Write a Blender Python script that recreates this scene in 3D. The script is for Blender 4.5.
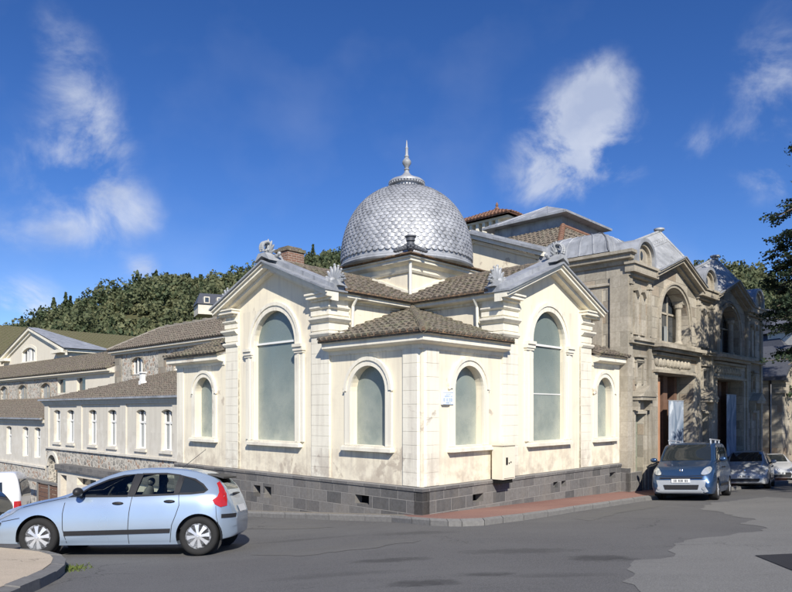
import bpy, bmesh, math, random
import numpy as np
from mathutils import Vector, Matrix
from mathutils.geometry import tessellate_polygon, delaunay_2d_cdt
from mathutils.bvhtree import BVHTree

for o in list(bpy.data.objects):
    bpy.data.objects.remove(o)
S = bpy.context.scene
COL = S.collection
R = math.radians

# ---------------------------------------------------------------- camera
EYE = 2.35
cd = bpy.data.cameras.new('camera')
cam = bpy.data.objects.new('camera', cd)
COL.objects.link(cam)
cam.location = (0, 0, EYE)
cam.rotation_euler = (R(90), 0, 0)
cd.sensor_width = 36
cd.lens = 677 / 792 * 36
cd.shift_y = 115 / 792
cd.clip_end = 4000
S.camera = cam

# ---------------------------------------------------------------- exposure
S.view_settings.view_transform = 'Standard'
S.view_settings.look = 'None'
S.view_settings.gamma = 1
S.view_settings.use_curve_mapping = False
S.view_settings.exposure = 0.42

# ---------------------------------------------------------------- sun
SUN_AZ = R(170.0)      # clockwise from +Y
SUN_EL = R(36.0)
sd = bpy.data.lights.new('sun', 'SUN')
sd.energy = 4.6
sd.angle = R(0.5)
sd.color = (1.0, 0.945, 0.85)
sun = bpy.data.objects.new('sun', sd)
COL.objects.link(sun)
sun_dir = Vector((math.sin(SUN_AZ) * math.cos(SUN_EL), math.cos(SUN_AZ) * math.cos(SUN_EL), math.sin(SUN_EL)))
sun.rotation_euler = sun_dir.to_track_quat('Z', 'Y').to_euler()
sun.location = (10, -20, 40)

# ---------------------------------------------------------------- sky with clouds
W = bpy.data.worlds.new('World')
S.world = W
W.use_nodes = True
nt = W.node_tree
nt.nodes.clear()
N = nt.nodes.new
LK = nt.links.new
out = N('ShaderNodeOutputWorld')
bg = N('ShaderNodeBackground')
LK(bg.outputs[0], out.inputs[0])
bg.inputs[1].default_value = 0.095
sky = N('ShaderNodeTexSky')
sky.sky_type = 'NISHITA'
sky.sun_disc = False
sky.sun_elevation = SUN_EL
sky.sun_rotation = SUN_AZ
sky.altitude = 2500
sky.air_density = 1.0
sky.dust_density = 0.0
sky.ozone_density = 3.0
hs = N('ShaderNodeHueSaturation')
hs.inputs['Saturation'].default_value = 1.25
hs.inputs['Hue'].default_value = 0.513
hs.inputs['Value'].default_value = 1.10
LK(sky.outputs[0], hs.inputs['Color'])


def wmath(op, a, b=None, c=None, clamp=False):
    n = N('ShaderNodeMath')
    n.operation = op
    n.use_clamp = clamp
    for i, v in enumerate((a, b, c)):
        if v is None:
            continue
        if isinstance(v, (int, float)):
            n.inputs[i].default_value = v
        else:
            LK(v, n.inputs[i])
    return n.outputs[0]


tc = N('ShaderNodeTexCoord')
sp = N('ShaderNodeSeparateXYZ')
LK(tc.outputs['Generated'], sp.inputs[0])
az = wmath('ARCTAN2', sp.outputs[0], sp.outputs[1])
el = wmath('ARCSINE', sp.outputs[2])
CLOUDS = [(60, 38, 26, 32, .70), (78, 85, 34, 34, .9), (98, 135, 34, 34, .85), (70, 165, 34, 40, .6), (118, 185, 32, 44, .75),
          (60, 225, 40, 26, .6), (105, 235, 36, 30, .6), (148, 215, 22, 20, .6), (147, 270, 22, 14, 1.2), (14, 302, 36, 20, 1.6),
          (-30, 250, 60, 60, .5), (20, 160, 60, 60, .35),
          (598, 92, 44, 38, 1.0), (570, 135, 58, 48, 1.25), (560, 178, 56, 32, 1.2), (545, 165, 40, 40, .8),
          (700, 145, 46, 20, .6), (775, 60, 40, 46, .85), (800, 120, 60, 50, .6), (785, 175, 34, 24, 1.15), (620, 150, 30, 40, .5)]
acc = None
for (px, py, rx, ry, dn) in CLOUDS:
    a = (px - 396) / 677
    caz = math.atan(a)
    cel = math.atan((411 - py) / 677 / math.sqrt(1 + a * a))
    k = math.cos(caz)
    dx = wmath('MULTIPLY', wmath('SUBTRACT', az, caz), 677 / (rx * .80) * k)
    dy = wmath('MULTIPLY', wmath('SUBTRACT', el, cel), 677 / (ry * .80))
    d2 = wmath('ADD', wmath('MULTIPLY', dx, dx), wmath('MULTIPLY', dy, dy))
    g = wmath('MULTIPLY', wmath('EXPONENT', wmath('MULTIPLY', d2, -0.9)), dn)
    acc = g if acc is None else wmath('ADD', acc, g)
mp = N('ShaderNodeMapping')
mp.inputs['Scale'].default_value = (1, 1, 1.25)
LK(tc.outputs['Generated'], mp.inputs[0])
nz = N('ShaderNodeTexNoise')
nz.inputs['Scale'].default_value = 9.5
nz.inputs['Detail'].default_value = 9
nz.inputs['Roughness'].default_value = 0.58
nz.inputs['Distortion'].default_value = 0.35
LK(mp.outputs[0], nz.inputs['Vector'])
nz2 = N('ShaderNodeTexNoise')
nz2.inputs['Scale'].default_value = 3.0
nz2.inputs['Detail'].default_value = 6
LK(mp.outputs[0], nz2.inputs['Vector'])
nn = wmath('MULTIPLY', wmath('SUBTRACT', nz.outputs['Fac'], 0.5), 6.8)
m = wmath('ADD', wmath('MULTIPLY', acc, wmath('ADD', nn, 1.0)), -0.22)
mr = N('ShaderNodeMapRange')
mr.interpolation_type = 'SMOOTHSTEP'
LK(m, mr.inputs[0])
mr.inputs[1].default_value = 0.0
mr.inputs[2].default_value = 2.3
mr.inputs[3].default_value = 0.0
mr.inputs[4].default_value = 0.70
thin = wmath('MULTIPLY', wmath('MAXIMUM', wmath('SUBTRACT', nz2.outputs['Fac'], 0.52), 0.0), 0.5)
cm = wmath('ADD', mr.outputs[0], thin, clamp=True)
mx = N('ShaderNodeMix')
mx.data_type = 'RGBA'
LK(cm, mx.inputs['Factor'])
LK(hs.outputs[0], mx.inputs['A'])
nz3 = N('ShaderNodeTexNoise')
nz3.inputs['Scale'].default_value = 11
nz3.inputs['Detail'].default_value = 5
LK(mp.outputs[0], nz3.inputs['Vector'])
cr3 = N('ShaderNodeMapRange')
LK(nz3.outputs['Fac'], cr3.inputs[0])
cr3.inputs[1].default_value = .38
cr3.inputs[2].default_value = .62
cmix = N('ShaderNodeMix')
cmix.data_type = 'RGBA'
LK(cr3.outputs[0], cmix.inputs['Factor'])
cmix.inputs['A'].default_value = (4.6, 5.1, 6.2, 1)
cmix.inputs['B'].default_value = (6.6, 6.9, 7.4, 1)
LK(cmix.outputs['Result'], mx.inputs['B'])
LK(mx.outputs['Result'], bg.inputs[0])

# ---------------------------------------------------------------- terrain height
def sm(t):
    t = min(1, max(0, t))
    return t * t * (3 - 2 * t)


def zr(X, Y):
    Yc = min(max(Y, -12), 48)
    z = -.12 - .079 * (Yc - 15.4)
    if X < .59:
        lim = -3.5 + (-36 + 3.5) * sm((Y - 12) / 9)
        z += .042 * (max(X, lim) - .59)
    else:
        z += .02 * (min(X, 40) - .59)
    z -= .085 * sm(-X / 3) * (1 - sm((Y - 12.5) / 4))
    if X < -7:
        z -= .35 * sm((-X - 7) / 5) * sm((Y - 12) / 6)
    return z


def G(px, py, dz=0.0):
    """ground point seen in direction (px,py)"""
    a = (px - 396) / 677
    b = (411 - py) / 677
    Y = 4.0
    while Y < 80:
        if EYE + b * Y <= zr(a * Y, Y) + dz:
            break
        Y += .01
    return Vector((a * Y, Y, zr(a * Y, Y) + dz))


# building frame: local x runs away to the right, local y away to the left
C0 = Vector((.59, 15.4, 0))
BROT = math.atan2(.727, .687)
BM = Matrix.Translation(C0) @ Matrix.Rotation(BROT, 4, 'Z')


def wl(x, y, z=0):
    return BM @ Vector((x, y, z))


# ---------------------------------------------------------------- materials
class Mat:
    def __init__(s, name, rough=.8, metal=0, spec=.5):
        s.m = bpy.data.materials.new(name)
        s.m.use_nodes = True
        s.t = s.m.node_tree
        s.b = s.t.nodes['Principled BSDF']
        s.b.inputs['Roughness'].default_value = rough
        s.b.inputs['Metallic'].default_value = metal
        s.b.inputs['Specular IOR Level'].default_value = spec
        s.tc = s.t.nodes.new('ShaderNodeTexCoord').outputs['Object']
        s.geo = None

    def n(s, t):
        return s.t.nodes.new(t)

    def l(s, a, b):
        s.t.links.new(a, b)

    def map(s, scale=(1, 1, 1), loc=(0, 0, 0), src=None):
        m = s.n('ShaderNodeMapping')
        m.inputs['Scale'].default_value = scale
        m.inputs['Location'].default_value = loc
        s.l(src or s.tc, m.inputs[0])
        return m.outputs[0]

    def noise(s, scale, detail=5, rough=.55, vec=None, dist=0):
        m = s.n('ShaderNodeTexNoise')
        m.inputs['Scale'].default_value = scale
        m.inputs['Detail'].default_value = detail
        m.inputs['Roughness'].default_value = rough
        m.inputs['Distortion'].default_value = dist
        s.l(vec or s.tc, m.inputs['Vector'])
        return m.outputs['Fac']

    def ramp(s, fac, p0, p1, v0=0., v1=1.):
        m = s.n('ShaderNodeMapRange')
        s.l(fac, m.inputs[0])
        for i, v in zip((1, 2, 3, 4), (p0, p1, v0, v1)):
            m.inputs[i].default_value = v
        return m.outputs[0]

    def mix(s, fac, a, b, mode='MIX'):
        m = s.n('ShaderNodeMix')
        m.data_type = 'RGBA'
        m.blend_type = mode
        for key, v in (('Factor', fac), ('A', a), ('B', b)):
            if isinstance(v, (int, float)):
                m.inputs[key].default_value = v
            elif isinstance(v, tuple):
                m.inputs[key].default_value = v + (1,) if len(v) == 3 else v
            else:
                s.l(v, m.inputs[key])
        return m.outputs['Result']

    def math(s, op, a, b=0.):
        m = s.n('ShaderNodeMath')
        m.operation = op
        for i, v in enumerate((a, b)):
            if isinstance(v, (int, float)):
                m.inputs[i].default_value = v
            else:
                s.l(v, m.inputs[i])
        return m.outputs[0]

    def color(s, c):
        if isinstance(c, tuple):
            s.b.inputs['Base Color'].default_value = c + (1,)
        else:
            s.l(c, s.b.inputs['Base Color'])
        return s

    def bump(s, h, strength=.3, dist=.02):
        m = s.n('ShaderNodeBump')
        m.inputs['Strength'].default_value = strength
        m.inputs['Distance'].default_value = dist
        s.l(h, m.inputs['Height'])
        s.l(m.outputs[0], s.b.inputs['Normal'])
        return s

    def wallvec(s, jitter=0):
        """(x+y, z) so that both wall directions carry the pattern"""
        sx = s.n('ShaderNodeSeparateXYZ')
        s.l(s.tc, sx.inputs[0])
        c = s.n('ShaderNodeCombineXYZ')
        s.l(s.math('ADD', sx.outputs[0], sx.outputs[1]), c.inputs[0])
        s.l(sx.outputs[2], c.inputs[1])
        return c.outputs[0]


def simple(name, c, rough=.6, metal=0, spec=.5, var=.12, scale=6, bump=0):
    m = Mat(name, rough, metal, spec)
    f = m.noise(scale, 5)
    d = tuple(x * (1 - var) for x in c)
    e = tuple(min(1, x * (1 + var)) for x in c)
    m.color(m.mix(f, d, e))
    if bump:
        m.bump(m.noise(scale * 8, 3), bump, .01)
    return m.m


def plaster(name, a, b, stain, peel, pk=.62):
    m = Mat(name, .88, 0, .25)
    base = m.mix(m.noise(.9, 6), a, b)
    # rain streaks running down the wall
    st = m.noise(1, 5, .6, m.map((5, 5, .35)))
    base = m.mix(m.ramp(st, .48, .74, 0, .55), base, stain)
    # blotches of lost paint
    pn = m.noise(1.1, 9, .62, m.map((1, 1, .8), (3, 1, 2)), .4)
    base = m.mix(m.ramp(pn, pk, pk + .04, 0, .75), base, peel)
    pn2 = m.noise(.75, 8, .6, m.map((1, 1, .7), (13, 7, 5)), .6)
    base = m.mix(m.ramp(pn2, .55, .70, 0, .5), base, stain)
    # damp near the plinth, runs below sills and cornices
    sx = m.n('ShaderNodeSeparateXYZ')
    m.l(m.tc, sx.inputs[0])
    run = m.noise(1, 4, .6, m.map((9, 9, .25), (2, 5, 1)))
    for (zt_, ln) in ((1.38, .7), (3.80, .8), (5.28, .6)):
        band = m.math('MULTIPLY', m.ramp(sx.outputs[2], zt_ - ln, zt_ - .03, 0, 1), m.math('LESS_THAN', sx.outputs[2], zt_))
        base = m.mix(m.math('MULTIPLY', band, m.ramp(run, .48, .68, 0, .5)), base, tuple(x * .8 for x in stain))
    lowm = m.math('MULTIPLY', m.ramp(sx.outputs[2], .6, 1.7, 1, 0), m.ramp(m.noise(2.2, 8, .65), .44, .60))
    base = m.mix(m.math('MULTIPLY', lowm, .75), base, peel)
    # masonry joints ghosting through
    br = m.n('ShaderNodeTexBrick')
    m.l(m.wallvec(), br.inputs['Vector'])
    br.inputs['Scale'].default_value = 1
    br.inputs['Brick Width'].default_value = .62
    br.inputs['Row Height'].default_value = .31
    br.inputs['Mortar Size'].default_value = .006
    br.inputs['Mortar Smooth'].default_value = .5
    jm = m.math('MULTIPLY', br.outputs['Fac'], m.ramp(m.noise(.8, 4), .45, .62, 0, .22))
    base = m.mix(jm, base, stain)
    m.color(base)
    h = m.math('ADD', m.noise(60, 4), m.math('MULTIPLY', pn, 1.5))
    m.bump(h, .25, .01)
    return m.m


M = {}
M['plaster'] = plaster('cream_plaster', (.83, .752, .575), (.80, .73, .575), (.58, .52, .43), (.44, .37, .29), .61)
M['trim'] = plaster('pale_trim_plaster', (.82, .775, .65), (.79, .74, .61), (.55, .50, .42), (.42, .36, .29), .64)
M['plaster_far'] = plaster('far_cream_plaster', (.72, .66, .54), (.70, .65, .54), (.62, .56, .46), (.58, .52, .43), .72)
M['render_grey'] = plaster('grey_render', (.58, .54, .46), (.64, .60, .51), (.44, .40, .33), (.68, .64, .56), .60)


def ashlar(name, cols, mortar, bw, bh, ms=.012, bias=0., warp=0., stain=(.1, .09, .08), stain_amt=.5, rough=.9):
    m = Mat(name, rough, 0, .25)
    v = m.wallvec()
    br = m.n('ShaderNodeTexBrick')
    m.l(v, br.inputs['Vector'])
    br.inputs['Scale'].default_value = 1
    br.inputs['Brick Width'].default_value = bw
    br.inputs['Row Height'].default_value = bh
    br.inputs['Mortar Size'].default_value = ms
    br.inputs['Mortar Smooth'].default_value = .3
    br.inputs['Color1'].default_value = (0, 0, 0, 1)
    br.inputs['Color2'].default_value = (1, 1, 1, 1)
    br.inputs['Mortar'].default_value = (.5, .5, .5, 1)
    cr = m.n('ShaderNodeValToRGB')
    el_ = cr.color_ramp.elements
    k = len(cols)
    el_[0].color = cols[0] + (1,)
    el_[0].position = 0
    el_[1].color = cols[-1] + (1,)
    el_[1].position = 1
    for i in range(1, k - 1):
        e = el_.new(i / (k - 1))
        e.color = cols[i] + (1,)
    m.l(br.outputs['Color'], cr.inputs[0])
    c = m.mix(m.ramp(m.noise(14, 6, .65), .3, .7), cr.outputs[0], m.mix(.55, cr.outputs[0], (.5, .47, .42), 'MULTIPLY'))
    c = m.mix(br.outputs['Fac'], c, mortar)
    st = m.noise(.7, 8, .65, m.map((1, 1, .5)))
    c = m.mix(m.ramp(st, .5, .68, 0, stain_amt), c, stain)
    stv = m.noise(1, 6, .6, m.map((4, 4, .3)))
    c = m.mix(m.ramp(stv, .55, .75, 0, stain_amt * .7), c, stain)
    m.color(c)
    h = m.math('SUBTRACT', m.math('MULTIPLY', m.noise(25, 5), .5), br.outputs['Fac'])
    m.bump(h, .6, .012)
    return m.m


M['plinth'] = ashlar('dark_volcanic_plinth', [(.105, .105, .107), (.16, .157, .155), (.21, .203, .195), (.135, .132, .133)],
                     (.25, .24, .225), .56, .30, .010, stain=(.25, .22, .18), stain_amt=.35)
M['stone'] = ashlar('hall_sandstone', [(.40, .36, .285), (.53, .485, .405), (.27, .245, .20), (.46, .425, .355), (.56, .515, .43), (.36, .285, .21), (.335, .315, .27)],
                    (.22, .20, .17), .78, .38, .010, stain=(.20, .18, .15), stain_amt=.55)
M['stone_trim'] = ashlar('hall_carved_stone', [(.42, .38, .305), (.51, .465, .385), (.35, .32, .26)],
                         (.34, .30, .24), .9, .5, .006, stain=(.17, .15, .12), stain_amt=.7)


def rubble():
    m = Mat('rubble_masonry', .95, 0, .2)
    v = m.n('ShaderNodeTexVoronoi')
    v.inputs['Scale'].default_value = 4.6
    m.l(m.wallvec(), v.inputs['Vector'])
    v2 = m.n('ShaderNodeTexVoronoi')
    v2.feature = 'DISTANCE_TO_EDGE'
    v2.inputs['Scale'].default_value = 4.6
    m.l(m.wallvec(), v2.inputs['Vector'])
    sx = m.n('ShaderNodeSeparateColor')
    m.l(v.outputs['Color'], sx.inputs[0])
    c = m.mix(sx.outputs[0], (.17, .16, .145), (.46, .43, .36))
    c = m.mix(m.ramp(sx.outputs[1], .75, .8), c, (.34, .22, .15))
    c = m.mix(m.ramp(v2.outputs['Distance'], .04, .13, 1, 0), c, (.58, .54, .46))
    c = m.mix(m.ramp(m.noise(9, 6), .35, .7, 0, .4), c, (.5, .46, .4))
    m.color(c)
    m.bump(v2.outputs['Distance'], .8, .05)
    return m.m


M['rubble'] = rubble()


def tiles(name, cols, moss=(.20, .20, .10), mossamt=.6):
    m = Mat(name, .95, 0, .15)
    c = m.mix(m.ramp(m.noise(5.5, 3, .8), .35, .65), cols[0], cols[1])
    c = m.mix(m.ramp(m.noise(11, 3, .8, m.map(loc=(5, 5, 5))), .52, .62), c, cols[2])
    c = m.mix(m.ramp(m.noise(3.0, 9, .7, m.map(loc=(1, 9, 5))), .50, .60, 0, mossamt), c, moss)
    c = m.mix(m.ramp(m.noise(22, 4, .7), .60, .66, 0, .8), c, (.36, .34, .29))
    m.color(c)
    m.bump(m.noise(30, 4), .5, .03)
    return m.m


M['tile'] = tiles('old_canal_tile', [(.11, .095, .08), (.18, .153, .125), (.235, .185, .14)], (.17, .165, .10), .6)
M['tile_moss'] = tiles('mossy_canal_tile', [(.115, .10, .082), (.18, .16, .125), (.235, .19, .14)], (.19, .185, .12), .7)
M['tile_brown'] = tiles('brown_canal_tile', [(.115, .098, .082), (.185, .158, .130), (.235, .185, .145)], (.19, .18, .135), .6)
M['tile_red'] = tiles('red_clay_tile', [(.24, .125, .085), (.18, .10, .072), (.29, .165, .11)], (.2, .15, .1), .2)
M['tile_olive'] = tiles('mossed_far_tile', [(.115, .11, .06), (.14, .13, .075), (.16, .135, .085)], (.12, .125, .06), .7)
M['tile_edge'] = tiles('tile_edge_clay', [(.20, .13, .085), (.12, .09, .07), (.34, .22, .13)], (.10, .09, .07), .5)


def lead(name, a, b, rough=.42, metal=.75):
    m = Mat(name, rough, metal, .3)
    c = m.mix(m.ramp(m.noise(1.7, 7, .65), .35, .65), a, b)
    c = m.mix(m.ramp(m.noise(1, 6, .6, m.map((6, 6, .6))), .56, .72, 0, .55), c, tuple(x * .45 for x in a))
    m.color(c)
    m.l(m.ramp(m.noise(7, 5), .3, .7, rough - .08, rough + .15), m.b.inputs['Roughness'])
    m.bump(m.noise(5, 4), .12, .03)
    return m.m


M['lead'] = lead('weathered_lead', (.25, .262, .28), (.40, .415, .44), .55, .2)
M['zinc'] = lead('dome_zinc', (.31, .32, .34), (.47, .48, .50), .52, .38)
M['lead_carve'] = lead('cast_lead', (.28, .29, .30), (.44, .45, .46), .55, .2)
M['slate'] = simple('slate', (.075, .08, .095), .55, 0, .5, .35, 9, .3)
M['white'] = simple('white_paint', (.78, .77, .73), .5, 0, .5, .05, 4)
M['zincpipe'] = simple('painted_pipe', (.70, .68, .60), .5, 0, .4, .12, 8)
M['dark'] = simple('dark_void', (.012, .012, .012), .9, 0, .1)
M['brick'] = ashlar('chimney_brick', [(.26, .135, .095), (.31, .165, .115), (.21, .115, .085)], (.36, .30, .25), .2, .07, .01, stain_amt=.3)


def frosted():
    m = Mat('frosted_glazing', .26, 0, .6)
    sx = m.n('ShaderNodeSeparateXYZ')
    m.l(m.tc, sx.inputs[0])
    c = m.mix(m.noise(.6, 4), (.14, .18, .175), (.20, .24, .225))
    # dust settled on the lower panes
    c = m.mix(m.math('MULTIPLY', m.ramp(sx.outputs[2], 1.5, 4.0, .95, 0), m.ramp(m.noise(1.6, 7, .6), .2, .6)), c, (.40, .42, .355))
    m.color(c)
    m.l(m.ramp(m.noise(3, 5),   .3, .7, .16, .42), m.b.inputs['Roughness'])
    return m.m


M['frost'] = frosted()
M['pane'] = simple('dark_window_pane', (.045, .055, .065), .08, 0, .7, .3, 1.5)
M['pane_light'] = simple('net_curtain_pane', (.30, .32, .32), .25, 0, .6, .3, 3)
M['door'] = simple('green_door_paint', (.24, .27, .20), .6, 0, .4, .2, 5)
M['wood'] = simple('brown_boards', (.17, .10, .07), .75, 0, .3, .35, 7, .3)
M['terracotta'] = simple('ochre_painted_panel', (.45, .24, .14), .7, 0, .3, .3, 2.2)


OIL = [(390, 560, .55, .22, .55), (422, 583, .42, .20, .75), (602, 558, .45, .3, .6), (485, 574, .35, .14, .7), (520, 551, .9, .3, .4), (412, 533, .8, .3, .35), (330, 575, .8, .2, .25),
       (560, 575, .6, .15, .3), (700, 556, .5, .12, .25), (300, 540, 1.2, .2, .25)]


def asphalt(name, a, b, grit=.35, crack=True):
    m = Mat(name, .86, 0, .35)
    c = m.mix(m.ramp(m.noise(.35, 6, .6), .35, .65), a, b)
    c = m.mix(m.ramp(m.noise(1.6, 8, .7), .5, .75, 0, .4), c, tuple(x * .75 for x in a))
    c = m.mix(m.ramp(m.noise(70, 3, .8), .42, .62, 0, grit), c, tuple(min(1, x * 2.0) for x in b))
    c = m.mix(m.ramp(m.noise(45, 3, .8, m.map(loc=(4, 4, 0))), .55, .7, 0, .5), c, tuple(x * .5 for x in a))
    if crack == 'road':
        # oil spots and drips
        sx = m.n('ShaderNodeSeparateXYZ')
        m.l(m.tc, sx.inputs[0])
        dn = m.ramp(m.noise(6, 6, .65), .3, .7, -.6, .6)
        tot = None
        for (px, py, rx, ry, k) in OIL:
            g_ = G(px, py)
            dx = m.math('MULTIPLY', m.math('SUBTRACT', sx.outputs[0], g_.x), 1 / rx)
            dy = m.math('MULTIPLY', m.math('SUBTRACT', sx.outputs[1], g_.y), 1 / ry)
            d2 = m.math('ADD', m.math('ADD', m.math('MULTIPLY', dx, dx), m.math('MULTIPLY', dy, dy)), dn)
            q = m.ramp(d2, .2, 1.3, k, 0)
            tot = q if tot is None else m.math('MAXIMUM', tot, q)
        c = m.mix(tot, c, (.028, .027, .027))
    # tyre-worn streaks
    c = m.mix(m.ramp(m.noise(1, 5, .6, m.map((.12, 1.5, 1))), .52, .72, 0, .35), c, tuple(min(1, x * 1.35) for x in b))
    if crack:
        v = m.n('ShaderNodeTexVoronoi')
        v.feature = 'DISTANCE_TO_EDGE'
        v.inputs['Scale'].default_value = .38
        wv = m.n('ShaderNodeVectorMath')
        wv.operation = 'ADD'
        m.l(m.tc, wv.inputs[0])
        nzc = m.n('ShaderNodeTexNoise')
        nzc.inputs['Scale'].default_value = 2.5
        nzc.inputs['Detail'].default_value = 6
        m.l(m.tc, nzc.inputs['Vector'])
        m.l(nzc.outputs['Color'], wv.inputs[1])
        m.l(wv.outputs[0], v.inputs['Vector'])
        ck = m.math('MULTIPLY', m.ramp(v.outputs['Distance'], .0, .008, 1, 0), m.ramp(m.noise(.25, 3), .52, .6))
        c = m.mix(m.math('MULTIPLY', ck, .7), c, tuple(x * .35 for x in a))
    m.color(c)
    m.bump(m.math('ADD', m.noise(90, 3), m.noise(25, 3)), .5, .008)
    return m.m


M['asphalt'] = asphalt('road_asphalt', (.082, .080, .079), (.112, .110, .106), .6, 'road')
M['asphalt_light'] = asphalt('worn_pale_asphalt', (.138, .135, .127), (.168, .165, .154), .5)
M['asphalt_dark'] = asphalt('dark_patch_asphalt', (.022, .022, .025), (.03, .03, .033), .15, False)  # very dark, nearly even road colour
M['pave_red'] = asphalt('red_footway_asphalt', (.20, .105, .085), (.26, .15, .12), .3, False)
M['asphalt_mid'] = asphalt('slightly_worn_asphalt', (.098, .096, .090), (.122, .119, .112), .4)
M['asphalt_stain'] = asphalt('oil_stained_asphalt', (.040, .040, .041), (.055, .054, .054), .25, False)
M['pave_grey'] = asphalt('old_footway_asphalt', (.17, .155, .13), (.26, .235, .195), .4, False)
M['pave_sand'] = asphalt('sandy_footway', (.40, .33, .24), (.48, .40, .30), .3, True)
M['kerb'] = simple('granite_kerb', (.19, .185, .175), .85, 0, .3, .35, 14, .5)
M['earth'] = simple('rough_ground', (.055, .065, .03), .95, 0, .2, .3, .6, .3)
M['grass'] = simple('kerb_weeds', (.10, .13, .035), .9, 0, .2, .4, 9)


def foliage(name, a, b, attr=True):
    m = Mat(name, .75, 0, .25)
    at_ = m.n('ShaderNodeAttribute')
    at_.attribute_name = 'tint'
    c = m.mix(at_.outputs['Fac'], a, b)
    m.color(c)
    tr = m.n('ShaderNodeBsdfTranslucent')
    m.l(c, tr.inputs[0])
    ms = m.n('ShaderNodeMixShader')
    ms.inputs[0].default_value = .22
    outn = [x for x in m.t.nodes if x.type == 'OUTPUT_MATERIAL'][0]
    m.l(m.b.outputs[0], ms.inputs[1])
    m.l(tr.outputs[0], ms.inputs[2])
    m.l(ms.outputs[0], outn.inputs[0])
    return m.m


M['forest'] = foliage('hill_foliage', (.065, .092, .046), (.19, .195, .10))  # leaf colours lightened in place of haze over the hill
M['cedar'] = foliage('cedar_needles', (.018, .036, .020), (.06, .085, .045))
M['bark'] = simple('bark', (.16, .13, .10), .95, 0, .2, .4, 12, .6)
M['rock'] = simple('pale_rock', (.36, .33, .28), .95, 0, .2, .4, .5, .8)


# ---------------------------------------------------------------- mesh builder
class Fr:
    """wall frame: a along the wall, z up, d depth into the wall"""
    def __init__(s, o, A, n):
        s.o, s.A, s.n = Vector(o), Vector(A), Vector(n)

    def __call__(s, a, z, d=0.):
        return s.o + s.A * a + Vector((0, 0, z)) - s.n * d


FR = Fr((0, 0, 0), (1, 0, 0), (0, -1, 0))      # right street front
FL = Fr((0, 0, 0), (0, 1, 0), (-1, 0, 0))      # left street front


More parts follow.
